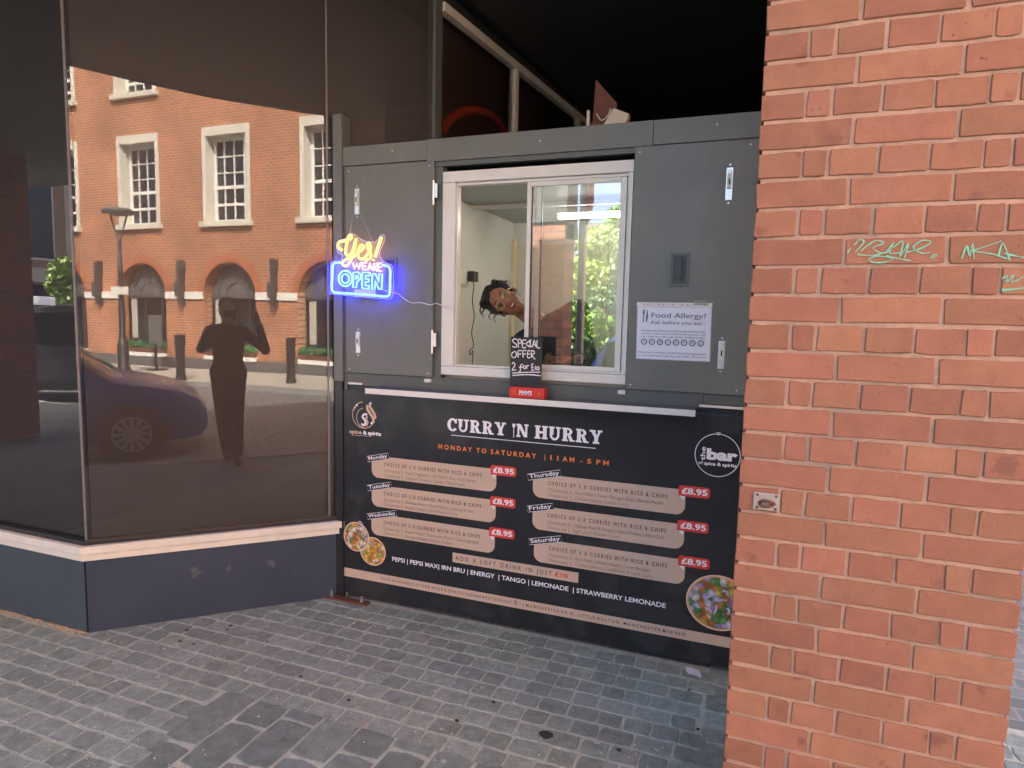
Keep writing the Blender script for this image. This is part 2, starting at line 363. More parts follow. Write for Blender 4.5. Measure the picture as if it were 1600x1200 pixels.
# ================================================================== shop building: splayed shopfront, recess, soffit, storeys above
shop = thing('shop_building', (-3.0, 2.2, 0), 'dark shop building with mirrored corner windows, cream sill and navy plinth beside the kiosk', 'building')
MEND = np.array([-1.765, 3.372])                    # where the splayed front turns into the recess
def off_pt(d):                                       # corner of left front and splayed front, moved outwards by d
    yy = YL-d; return np.array([(DM+d-MN[1]*yy)/MN[0], yy])
def along(d, s): p = off_pt(d); return p+MD[:2]*s
Mlen = np.linalg.norm(MEND-off_pt(0))
XL = -9.5
def band(name, mat, d0, d1, z0, z1, left=True, splay=True, bevel=.003, slen=None, label=None):
    # horizontal band following the shopfront between outward offsets d0 (inner) and d1 (outer)
    sl = slen if slen else Mlen
    if left:
        a, b = off_pt(d1), off_pt(d0)
        G().prism([(XL, a[1], z0), (a[0], a[1], z0), (b[0], b[1], z0), (XL, b[1], z0)], (0, 0, z1-z0)).build(name, mat if not isinstance(mat, tuple) else mat[0], shop, bevel=bevel, label=label)
    if splay:
        a, b = off_pt(d1), off_pt(d0); e = along(d1, sl); f = along(d0, sl)
        G().prism([(a[0], a[1], z0), (e[0], e[1], z0), (f[0], f[1], z0), (b[0], b[1], z0)], (0, 0, z1-z0)).build(name, mat if not isinstance(mat, tuple) else mat[1], shop, bevel=bevel)
# plinth panels, one per front, with an open joint at the corner
a = off_pt(0); b = off_pt(-.10)
G().prism([(XL, a[1], 0), (a[0]-.006, a[1], 0), (b[0]-.006, b[1], 0), (XL, b[1], 0)], (0, 0, .383)).build('plinth_panel', m_navy2, shop, bevel=.002)
e = along(0, Mlen); f = along(-.10, Mlen); a2 = along(0, .004); b2 = along(-.10, .004)
G().prism([(a2[0], a2[1], .0), (e[0], e[1], .0), (f[0], f[1], .0), (b2[0], b2[1], .0)], (0, 0, .383)).build('plinth_panel', m_navy, shop, bevel=.002)
band('sill', m_cream, -.08, .016, .372, .408)
band('sill_top', m_cream, -.08, .028, .4085, .447)
band('bead', m_blackp, -.045, .004, .4475, .470)
# glass and the brown film behind it
ZT = 3.46
gl = off_pt(-.022)
G().poly([(XL, YLG, .455), (gl[0]-.004, YLG, .455), (gl[0]-.004, YLG, ZT), (XL, YLG, ZT)]).build('window_pane', m_glassM, shop, recalc=False, label='dark mirrored left shop window pane')
J1 = 1.165                                            # distance of the first vertical joint along the splayed front
def Mpt(s, d, z): p = along(d, s); return (p[0], p[1], z)
for s0, s1 in ((.0025, J1-.004), (J1+.004, Mlen)):
    G().poly([Mpt(s0, -.022, .455), Mpt(s1, -.022, .455), Mpt(s1, -.022, ZT), Mpt(s0, -.022, ZT)]).build('window_pane', m_glassM, shop, recalc=False, label='splayed mirrored shop window pane')
fl = off_pt(-.06)
G().box(XL, fl[0]-.01, YL+.06, YL+.07, .45, ZT).build('window_film', m_film, shop)
p, q = along(-.06, .0), along(-.06, Mlen); n2 = MN[:2]*.01
G().prism([(p[0], p[1], .45), (q[0], q[1], .45), (q[0]-n2[0], q[1]-n2[1], .45), (p[0]-n2[0], p[1]-n2[1], .45)], (0, 0, ZT-.45)).build('window_film', m_film, shop)
# sealed glass-to-glass corner and the joint further along
c0 = off_pt(-.020)
G().tube([(c0[0], c0[1], .455), (c0[0], c0[1], ZT)], .006, 8).build('corner_trim', m_seal, shop)
G().obox(((lambda p: (p[0], p[1], (ZT+.455)/2))(along(-.020, J1))), [MD, MN, (0, 0, 1)], (.0045, .004, (ZT-.455)/2)).build('joint_strip', m_seal, shop)
# short return into the recess behind the kiosk: glazing under a cream head rail
RD = np.array([-1.486+1.76, 5.91-3.36]); RL = np.linalg.norm(RD); RD /= RL; RNn = np.array([RD[1], -RD[0]])
def rpt(s, d, z): p = MEND+RD*s+RNn*d; return (p[0], p[1], z)
def rbox(name, mat, s0, s1, d0, d1, z0, z1): return G().prism([rpt(s0, d0, z0), rpt(s1, d0, z0), rpt(s1, d1, z0), rpt(s0, d1, z0)], (0, 0, z1-z0)).build(name, mat, shop, bevel=.002)
rbox('mullion', m_grey2, .0, .07, -.05, .006, .0, 3.45)
rbox('head_rail', m_cream, .0705, 3.9, -.03, .02, 3.325, 3.375)
rbox('mullion', m_cream, .985, 1.03, -.03, .018, 0, 3.324)
rbox('mullion', m_cream, 2.2, 2.24, -.03, .018, 0, 3.324)
for s0, s1 in ((.072, .984), (1.031, 2.199), (2.241, 3.9)):
    G().poly([rpt(s0, -.01, .1), rpt(s1, -.01, .1), rpt(s1, -.01, 3.32), rpt(s0, -.01, 3.32)]).build('window_pane', m_glassM, shop, recalc=False)
rbox('recess_lining', m_film2, .06, 3.9, -.12, -.1, 0, 3.45)
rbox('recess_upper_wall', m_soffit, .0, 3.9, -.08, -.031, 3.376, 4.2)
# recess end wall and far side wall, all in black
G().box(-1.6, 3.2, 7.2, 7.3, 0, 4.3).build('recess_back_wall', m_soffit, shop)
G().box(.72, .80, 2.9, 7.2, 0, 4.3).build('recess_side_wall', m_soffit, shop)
# soffit and the storeys above it
SO = 3.47
edge = [(-14, -2.9), (-9, -2.6), (-4.2, -1.5), (-2.9, -.65), (-1.58, .10), (-1.2, .27), (-.70, .54), (-.109, 1.03), (.02, 1.17), (.92, .50), (1.4, .40), (1.4, 16), (-14, 16)]
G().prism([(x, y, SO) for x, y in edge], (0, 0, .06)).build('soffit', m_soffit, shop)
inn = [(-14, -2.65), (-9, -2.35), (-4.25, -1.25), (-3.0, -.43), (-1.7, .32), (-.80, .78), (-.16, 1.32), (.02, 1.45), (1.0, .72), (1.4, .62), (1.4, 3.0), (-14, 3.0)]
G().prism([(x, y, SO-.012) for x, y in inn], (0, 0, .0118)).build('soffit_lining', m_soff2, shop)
m_up = brickmat('upper_brick', (.33, .13, .08), (.26, .10, .065), (.30, .24, .19), axes='xz')
G().prism([(x, y, SO+.0605) for x, y in edge], (0, 0, .35)).build('canopy_fascia', M('fascia_grey', (.20, .19, .18), .5), shop)
up = [(x+.0, y+.25 if y < 3 else y) for x, y in edge]
G().prism([(x, y, SO+.411) for x, y in up], (0, 0, 3.4)).build('upper_wall', m_up, shop)
for k in range(6):
    x = -12.6+k*1.6
    fr = G().box(x, x+1.0, -2.3+.0, -1.0, 5.0, 6.6).build('upper_window', m_upvc, shop); G().box(x+.07, x+.93, -2.32, -1.0+.01, 5.07, 6.53).build('pane', m_glassdark, fr)
# dust along the foot of the left plinth
g = G(); r = random.Random(4)
for i in range(420):
    x = r.uniform(-4.4, -3.02); d = abs(r.gauss(0, .012)); s = r.uniform(.002, .007); yv = YL-.002-d
    g.add([(x-s, yv-s, .001), (x+s, yv-s*r.random(), .001), (x+s*.5, yv+s, .001), (x, yv, .001+s*.9)], [(0, 1, 3), (1, 2, 3), (2, 0, 3)])
o = g.build('debris', M('sandy_debris', (.42, .31, .2), .95), shop, recalc=False); o['kind'] = 'stuff'

# ================================================================== brick pillar
YP = 1.878; PXL, PW, PD = -.016, .668, .668
m_brick = M('pillar_brick', (.275, .122, .070), .78, var=.15, scale=16, bump=.38, bscale=170, rnd=.15, hue=.006, dirt=(.285, .15, .10), dscale=6, dthr=.56, speck=(((.12, .055, .035), 70, .69), ((.40, .27, .2), 130, .72), ((.20, .085, .055), 9, .64)))
m_bricks = M('pillar_brick_side', (.275, .122, .070), .78, var=.10, scale=14, bump=.55, bscale=140, rnd=.16, attr=True)
m_mortar = M('pillar_mortar', (.40, .265, .185), .9, var=.20, scale=24, bump=.6, dirt=(.21, .185, .145), dscale=2.6, dthr=.50)
def brick_mesh(w_, h, d, seed):
    r = random.Random(seed); hx, hz = w_/2, h/2; k = r.uniform(.0012, .0045)
    out = [(-hx+k, -hz), (-hx*.3, -hz), (hx*.35, -hz), (hx-k, -hz), (hx, -hz+k), (hx, hz-k), (hx-k, hz), (hx*.3, hz), (-hx*.35, hz), (-hx+k, hz), (-hx, hz-k), (-hx, -hz+k)]
    out = [(a+r.uniform(-.0018, .0018), b+r.uniform(-.0018, .0018)) for a, b in out]; n = len(out)
    vs = [(a-(.0016 if a > 0 else -.0016), -.0+r.uniform(-.0006, .0006), b-(.0016 if b > 0 else -.0016)) for a, b in out]+[(a, .0022, b) for a, b in out]+[(a, d, b) for a, b in out]
    fs = [tuple(range(n))]
    for q in (0, n): fs += [(q+i, q+n+i, q+n+(i+1) % n, q+(i+1) % n) for i in range(n)]
    return vs, fs
def make_pillar(name, loc, label, detail=True, group=None, rz=0, H=3.47):
    # loc: front left foot corner
    root = thing(name, loc, label, 'pillar', group, rz)
    z0 = -.045+.0; x0, y0 = (loc[0], loc[1]) if rz == 0 else (0, 0)
    OFF[root.name] = np.array([x0, y0, 0.]) if rz == 0 else np.zeros(3)
    G().box(x0+.008, x0+PW-.008, y0+.0055, y0+PD-.0055, 0, H).build('mortar_core', m_mortar, root)
    g = G(); tn = []; cc = {}
    layA = [(.1075, .215), (.334, .217), (.5605, .215)]
    layB = [(.051, .102), (.1365, .052), (.224, .104), (.337, .104), (.449, .104), (.5325, .052), (.617, .102)]
    kk = 0; z = 0.03-.0375+.0
    zc = 1.755-.0375; k0 = -int(zc/.075); 
    for k in range(k0, 60):
        cz = zc+k*.075
        if cz < .03 or cz > H-.03: continue
        lay = layB if k % 2 == 0 else layA
        for cx, wx in lay:
            if detail:
                key = (round(wx, 3), random.randrange(6))
                if key not in cc:
                    vs, fs = brick_mesh(wx+.0005, .0645, .09, hash(key) % 9999); me = bpy.data.meshes.new('brick'); me.from_pydata(vs, [], fs); me.materials.append(m_brick); cc[key] = me
                o = bpy.data.objects.new('brick', cc[key]); link(o, root); o.location = (cx, random.uniform(-.0015, .0015), cz+random.uniform(-.001, .001)); o.rotation_euler = (random.uniform(-.01, .01), random.uniform(-.006, .006), random.uniform(-.004, .004))
            sides = (1, 2, 3) if detail else (0, 1, 2, 3)
            for sd_ in sides:
                vs, fs = brick_mesh(wx+.002 if not (sd_ in (1, 3) and (cx < .12 or cx > .55)) else wx-.012, .0655, .05, kk); kk += 1
                a = [0, 90, 180, 270][sd_]; ca, sa = math.cos(R_(a)), math.sin(R_(a)); h = PW/2; P = []
                for vx, vy, vz in vs:
                    lx, ly = cx+vx-h, -h+vy
                    P.append((x0+h+lx*ca-ly*sa, y0+h+lx*sa+ly*ca, cz+vz))
                g.add(P, fs); tn += [random.random()]*len(fs)
    o = g.build('rear_bricks', m_bricks, root, recalc=False, kind='stuff')
    t_ = o.data.attributes.new('tone', 'FLOAT', 'FACE'); t_.data.foreach_set('value', tn)
    return root
pillar = make_pillar('brick_pillar', (PXL, YP, 0), 'red brick pillar with green graffiti standing right of the kiosk')
pillar2 = make_pillar('brick_pillar', (-9.05, -1.12, 0), 'brown brick pillar at far left, seen only in the left shop window reflection', detail=False)
# pipe and battens on the dark recess ceiling
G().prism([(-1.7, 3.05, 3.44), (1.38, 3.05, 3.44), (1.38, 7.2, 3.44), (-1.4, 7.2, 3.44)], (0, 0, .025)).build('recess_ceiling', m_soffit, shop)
G().tube([(.45, 3.1, 3.37), (.45, 7.1, 3.37)], .035, 10).build('ceiling_pipe', m_grey2, shop, smooth=True)
G().tube([(.1, 3.1, 3.41), (.1, 7.1, 3.41)], .012, 8).build('ceiling_conduit', m_beige, shop, smooth=True)

# orange reflection in the return glazing, put in as a coloured arc behind it
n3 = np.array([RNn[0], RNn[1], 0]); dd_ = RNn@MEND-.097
G().tube([hit(738+50*math.cos(t), 222-50*math.sin(t), n3, dd_) for t in np.linspace(.25, 2.8, 40)], .03, 8).build('painted_reflection_arc', M('reflection_orange', (.70, .13, .045), .6, var=.1), shop, smooth=True)
# fine grit lying on the setts
g = G(); r = random.Random(8)
for i in range(520):
    x, yv = r.uniform(-3.6, -.05), r.uniform(1.2, 2.97); s_ = r.uniform(.0015, .004)
    if behind(x, yv+.03): continue
    g.add([(x-s_, yv-s_, .001), (x+s_, yv-s_*r.random(), .001), (x+s_*.5, yv+s_, .001), (x, yv, .001+s_)], [(0, 1, 3), (1, 2, 3), (2, 0, 3)])
g.build('grit', M('grit_pale', (.55, .54, .48), .9, var=.3), pavement, recalc=False, kind='stuff')
# ================================================================== lettering helpers
_tc = {}
def text_geo(s, bold=0., shear=0.):
    k = (s, bold, shear)
    if k in _tc: return _tc[k]
    cu = bpy.data.curves.new('t', 'FONT'); cu.body = s; cu.size = 1; cu.offset = bold; cu.shear = shear; cu.resolution_u = 3; cu.fill_mode = 'FRONT'
    o = bpy.data.objects.new('t', cu); sc.collection.objects.link(o)
    dg = bpy.context.evaluated_depsgraph_get(); me = bpy.data.meshes.new_from_object(o.evaluated_get(dg))
    v = np.array([x.co[:2] for x in me.vertices]); f = [tuple(p.vertices) for p in me.polygons]
    bpy.data.objects.remove(o); bpy.data.meshes.remove(me); bpy.data.curves.remove(cu)
    _tc[k] = (v, f); return v, f
def lettering(name, s, mat, parent, x0, x1, zb, cap, y, bold=.0, space=0., rot=0., pivot=None, g=None, spaced=None, split=0):
    # fits the text between x0 and x1, baseline zb, capital height cap, on the plane Y=y facing -Y
    if spaced: s2 = s
    v, f = text_geo(s, bold)
    ref, _ = text_geo('H', bold); ch = ref[:, 1].max()-ref[:, 1].min(); b0 = ref[:, 1].min()
    u = (v[:, 0]-v[:, 0].min())/(v[:, 0].max()-v[:, 0].min()); X = x0+u*(x1-x0); Z = zb+(v[:, 1]-b0)/ch*cap
    if rot:
        c, s_ = math.cos(rot), math.sin(rot); px, pz = pivot if pivot else (x0, zb)
        X, Z = px+(X-px)*c-(Z-pz)*s_, pz+(X-px)*s_+(Z-pz)*c
    if split:
        fc = sorted((min(X[i] for i in q), max(X[i] for i in q), q) for q in f); grp = []; mx_ = -1e9
        for a, b, q in fc:
            if a-mx_ > split: grp.append([])
            grp[-1].append(q); mx_ = max(mx_, b)
        for q in grp: G().add([(a, y, b) for a, b in zip(X, Z)], q).build(name, mat, parent, recalc=False)
        return
    gg = g or G(); gg.add([(a, y, b) for a, b in zip(X, Z)], [q[::1] for q in f])
    return gg if g else gg.build(name, mat, parent, recalc=False)
def ribbon(pts, w_, y, g, closed=False):
    # flat stroke of width w_ through (x, z) points on plane Y=y
    P = [np.array(p, float) for p in pts]; n = len(P); vs = []
    for i in range(n):
        a = P[i-1] if (i > 0 or closed) else P[i]; b = P[(i+1) % n] if (i < n-1 or closed) else P[i]
        t = b-a; t = t/(np.linalg.norm(t)+1e-9); nn = np.array([-t[1], t[0]]); ww = w_[i] if hasattr(w_, '__len__') else w_
        vs += [(*(P[i]+nn*ww/2),), (*(P[i]-nn*ww/2),)]
    k = n if closed else n-1
    g.add([(a, y, b) for a, b in vs], [(2*i, 2*i+1, (2*i+3) % (2*n), (2*i+2) % (2*n)) for i in range(k)]); return g
def arc(cx, cz, rx, rz, a0, a1, n=24): return [(cx+rx*math.cos(R_(a)), cz+rz*math.sin(R_(a))) for a in np.linspace(a0, a1, n)]
def rrect(x0, x1, z0, z1, rs, n=8):        # rs: radii bl, br, tr, tl
    P = []
    for (cx, cz, a, r) in ((x0, z0, 180, rs[0]), (x1, z0, 270, rs[1]), (x1, z1, 0, rs[2]), (x0, z1, 90, rs[3])):
        sx = 1 if cx == x0 else -1; sz = 1 if cz == z0 else -1
        P += arc(cx+sx*r, cz+sz*r, r, r, a, a+90, n) if r > 0 else [(cx, cz)]
    return P
def plate(pts, y, mat, name, parent, th=.0012):
    return G().prism([(a, y, b) for a, b in pts], (0, th, 0)).build(name, mat, parent)
def smooth(pts, k=6, closed=False):        # Catmull-Rom
    P = [np.array(p, float) for p in pts]; n = len(P); out = []
    for i in range(n if closed else n-1):
        p0 = P[(i-1) % n] if (closed or i > 0) else P[0]; p1 = P[i]; p2 = P[(i+1) % n]; p3 = P[(i+2) % n] if (closed or i < n-2) else P[-1]
        for t in np.linspace(0, 1, k, endpoint=False):
            out.append(.5*((2*p1)+(-p0+p2)*t+(2*p0-5*p1+4*p2-p3)*t*t+(-p0+3*p1-3*p2+p3)*t**3))
    if not closed: out.append(P[-1])
    return out

# ================================================================== food kiosk
YK = 3.0
kiosk = thing('food_kiosk', (-1.0, 3.0, 0), 'grey food kiosk with open sliding window between the shop and brick pillar', 'kiosk')
KR = .70                                       # right end, hidden by the pillar
bx = lambda name, mat, x0, x1, y0, y1, z0, z1, bv=.0025, par=None, label=None: G().box(x0, x1, y0, y1, z0, z1).build(name, mat, par or kiosk, bevel=bv, label=label)
bx('corner_post', m_grey, -2.162, -2.106, 2.975, 3.06, 1.2405, 2.66)
bx('lower_post', m_black, -2.160, -2.108, 2.977, 3.06, 0, 1.24)
bx('dark_jamb', m_blackp, -2.20, -2.1625, 3.005, 3.05, 0, 2.64)
bx('edge_trim', m_grey2, -2.105, -2.085, 2.990, 3.04, 0.0, 2.46)
# fascia boards
bx('fascia_board', m_grey, -2.1045, -1.604, 2.985, 3.03, 2.392, 2.490)
bx('fascia_board', m_grey, -1.6025, -.472, 2.982, 3.03, 2.382, 2.492)
bx('fascia_board', m_grey, -.4705, KR, 2.985, 3.03, 2.385, 2.492)
bx('head_trim', m_grey2, -1.60, -.48, 2.992, 3.03, 2.357, 2.3815)
bx('roof', m_grey2, -2.08, KR, 3.031, 4.5, 2.40, 2.46)
# shutter doors folded open flat to the front
def latch(x, z0, z1, par):
    f = bx('latch', m_steel, x-.014, x+.014, 2.971, 2.9745, z0, z1, .001, par); f['label'] = 'white metal bolt plate'
    zc = (z0+z1)/2; h = z1-z0
    G().box(x-.009, x+.009, 2.962, 2.971, zc-.02, zc+.04).build('bolt', m_upvc, f, bevel=.001)
    G().lathe([(.0085, 0), (.0085, .005), (.006, .006)], (x, 2.971, z1-.02), 12, (np.array([1., 0, 0]), np.array([0, 0, 1.]), np.array([0, -1., 0]))).build('keeper_ring', m_steel, f)
    G().box(x-.002, x+.004, 2.960, 2.971, zc-.005, zc+.02).build('catch', m_blackp, f)
    for z in (z0-.012, z1+.012): G().lathe([(.004, 0), (.004, .003)], (x, 2.975, z), 8, (np.array([1., 0, 0]), np.array([0, 0, 1.]), np.array([0, -1., 0]))).build('screw', m_steel, f)
dl = bx('shutter_door', m_grey, -2.083, -1.556, 2.975, 3.0, 1.290, 2.385, .004, label='left grey shutter door')
latch(-2.008, 2.135, 2.268, dl); latch(-2.003, 1.400, 1.515, dl)
dr = bx('shutter_door', m_grey, -.548, KR, 2.975, 3.0, 1.288, 2.380, .004, label='right grey shutter door')
latch(-.137, 2.128, 2.265, dr); latch(-.132, 1.402, 1.525, dr)
# recessed pull handle on the right door, blank recess on the left one
def pull(x0, x1, z0, z1, par, bar=True):
    f = G()
    w_ = .012
    for a in ((x0, x0+w_, z0, z1), (x1-w_, x1, z0, z1), (x0+w_, x1-w_, z0, z0+w_), (x0+w_, x1-w_, z1-w_, z1)): f.box(a[0], a[1], 2.9685, 2.9748, a[2], a[3])
    f = f.build('handle_frame', m_grey2, par)
    G().box(x0+w_, x1-w_, 2.9728, 2.9749, z0+w_, z1-w_).build('handle_dish', M('dish_black', (.03, .032, .032), .35), f)
    if bar:
        G().tube([(x0+.045, 2.973, z0+.03), (x0+.045, 2.955, z0+.034), (x0+.045, 2.955, z1-.034), (x0+.045, 2.973, z1-.03)], .0055, 8).build('handle_bar', m_grey2, f)
pull(-.367, -.287, 1.762, 1.908, dr); pull(-1.84, -1.765, 1.765, 1.905, dl, False)
# door hinges by the window
for z in (2.20, 1.45):
    h = G().box(-1.549, -1.531, 2.966, 2.976, z, z+.07).build('hinge', m_steel, kiosk, bevel=.001)
    G().tube([(-1.552, 2.966, z-.035), (-1.552, 2.966, z+.085)], .006, 10).build('hinge_pin', m_steel, h)
# wall behind doors, reveal around the window
bx('wall_panel', m_grey2, -2.084, -1.556, 3.002, 3.03, 1.23, 2.391)
bx('wall_panel', m_grey2, -.547, KR, 3.002, 3.03, 1.23, 2.384)
bx('reveal', m_grey2, -1.5555, -1.515, 2.995, 3.05, 1.24, 2.356)
bx('lower_rail', m_grey2, -2.084, -.20, 2.990, 3.03, 1.222, 1.288)
bx('lower_rail', m_grey2, -.199, KR, 2.990, 3.03, 1.24, 1.286)
bx('white_seal', m_white, -2.075, -1.985, 2.982, 2.9895, 1.225, 1.236, .001); bx('white_seal', m_white, -.215, KR, 2.982, 2.9895, 1.226, 1.237, .001)
for x in (-1.583, -.565): bx('door_stop', m_upvc, x-.018, x+.018, 2.972, 2.989, 1.262, 1.281, .003)
for x in (-2.068, -.052): G().lathe([(.006, 0), (.006, .004)], (x, 2.984, 1.205), 8, (np.array([1., 0, 0]), np.array([0, 0, 1.]), np.array([0, -1., 0]))).build('screw', m_blackp, kiosk)
bx('lower_wall', m_black, -2.084, KR, 3.0, 3.04, .03, 1.2215)
bp_ = G().box(-2.21, -1.93, 2.93, 2.9745, .0, .012).build('base_plate', m_rust, kiosk, bevel=.002)
for x in (-2.17, -1.97): G().lathe([(.011, 0), (.011, .012), (.006, .013), (.006, .032), (.002, .034)], (x, 2.952, .012), 6).build('anchor_bolt', m_steel, bp_)
for x, z in ((-2.06, 2.36), (-1.58, 2.36), (-2.06, 1.31), (-1.58, 1.31), (-.525, 2.355), (-.06, 2.355), (-.525, 1.31), (-.06, 1.31), (-1.0, 2.44), (-1.8, 2.45), (-.2, 2.45)):
    G().lathe([(.0045, 0), (.0045, .002), (.002, .003)], (x, 2.9752 if z < 2.4 else 2.983, z), 8, (np.array([1., 0, 0]), np.array([0, 0, 1.]), np.array([0, -1., 0]))).build('panel_screw', m_steel, kiosk)
# counter shelf
sh = bx('counter_shelf', M('counter_grey', (.10, .105, .11), .22, var=.1), -1.875, -.222, 2.853, 2.989, 1.200, 1.226, .001)
G().box(-1.877, -.220, 2.847, 2.8525, 1.199, 1.227).build('edge_band', m_white, sh, bevel=.001)
# window
wf = thing  # (alias unused)
frame = bx('window_frame', m_upvc, -1.514, -1.445, 2.993, 3.06, 1.352, 2.275, .003)
def fm(x0, x1, z0, z1, y0=2.993, y1=3.06, nm='frame_member'): return G().box(x0, x1, y0, y1, z0, z1).build(nm, m_upvc, frame, bevel=.003)
fm(-1.514, -.552, 2.2765, 2.330); fm(-1.514, -.552, 1.306, 1.3505); fm(-.575, -.553, 1.352, 2.275)
fm(-1.4445, -.5755, 2.262, 2.2755, 3.012, 3.055, 'track'); fm(-1.4445, -.5755, 1.3515, 1.361, 3.012, 3.055, 'track'); fm(-1.4445, -1.437, 1.362, 2.261, 3.01, 3.05, 'track')
def sash(x0, x1, y0, name_label):
    s = G().box(x0, x0+.022, y0, y0+.018, 1.362, 2.261).build('sliding_sash', m_upvc, kiosk, bevel=.002, label=name_label)
    for a in ((x1-.028, x1, 1.362, 2.261), (x0+.0225, x1-.0285, 2.240, 2.261), (x0+.0225, x1-.0285, 1.362, 1.380)): G().box(a[0], a[1], y0, y0+.018, a[2], a[3]).build('sash_rail', m_upvc, s, bevel=.002)
    G().box(x0+.022, x0+.029, y0+.004, y0+.016, 1.381, 2.239).build('gasket', m_blackp, s)
    return s
s1 = sash(-1.068, -.585, 3.014, 'front sliding window sash'); s2 = sash(-1.027, -.577, 3.036, 'rear sliding window sash')
G().poly([(-1.040, 3.023, 1.38), (-.612, 3.023, 1.38), (-.612, 3.023, 2.241), (-1.040, 3.023, 2.241)]).build('pane', m_glassK, s1, recalc=False)
for x in (-1.30, -.86): G().lathe([(.004, 0), (.004, .004)], (x, 2.993, 1.325), 8, (np.array([1., 0, 0]), np.array([0, 0, 1.]), np.array([0, -1., 0]))).build('frame_screw', m_steel, frame)
for x in (-1.25, -.95, -.72): G().lathe([(.003, 0), (.003, .003)], (x, 2.993, 2.30), 8, (np.array([1., 0, 0]), np.array([0, 0, 1.]), np.array([0, -1., 0]))).build('frame_screw', m_steel, frame)
# room inside
m_in = M('kiosk_inside', (.66, .65, .59), .5, var=.06, scale=2, dirt=(.52, .51, .46), dscale=3, dthr=.6); m_inc = M('kiosk_ceiling', (.42, .45, .42), .5, var=.06)
IX0, IX1, IYB, IZC = -1.635, .66, 4.35, 2.275
bx('inner_wall', m_in, IX0-.03, IX0, 3.061, IYB, .1, IZC, 0); bx('inner_wall', m_in, IX0, IX1, IYB, IYB+.03, .1, IZC, 0); bx('inner_wall', m_in, IX1, IX1+.03, 3.06, IYB, .1, IZC, 0)
bx('inner_ceiling', m_inc, IX0-.03, IX1+.03, 3.062, IYB+.03, IZC+.002, IZC+.05, 0); bx('inner_floor', m_grey2, IX0, IX1, 3.062, IYB, .08, .12, 0)
bx('ceiling_beam', m_in, IX0, IX1, 3.62, 3.66, IZC-.022, IZC, .002)
bx('front_lining', m_in, IX0, -1.516, 3.061, 3.075, .12, IZC, 0); bx('front_lining', m_in, -.55, IX1, 3.061, 3.075, .12, IZC, 0); bx('front_lining', m_in, -1.516, -.55, 3.061, 3.075, .12, 1.30, 0)
m_door = M('inner_door_cream', (.60, .55, .43), .45); dd = bx('inner_door', m_door, -1.61, -.95, 4.325, 4.348, .12, 2.12, .004); bx('door_edge', M('pale_gold_trim', (.75, .62, .35), .4), -1.632, -1.602, 4.30, 4.324, .12, 2.16, .003)
# worktop and shelf unit dimly seen
bx('worktop', m_steel, -1.0, IX1, 3.70, 4.30, 1.0, 1.04, .003)
bx('cupboard', m_grey2, -1.0, IX1, 3.74, 4.30, .12, .999, .003)
tb = bx('light_fitting', m_upvc, -1.16, -.30, 3.80, 3.86, IZC-.035, IZC-.001, .002)
G().tube([(-1.15, 3.83, IZC-.052), (-.31, 3.83, IZC-.052)], .014, 10).build('tube_lamp', emis('tube_light', (1, .96, .90), 4.4), tb, smooth=True)

# ================================================================== menu board
menu = thing('menu_board', (-1.05, 2.99, 0), 'black curry menu board with tan cards and red prices under the counter', 'menu board')
YB = 2.9865
G().box(-2.128, KR, YB, 2.9985, .032, 1.196).build('board', m_black, menu, bevel=.001)
y1, y2, y3, y4 = YB-.0010, YB-.0022, YB-.0034, YB-.0046
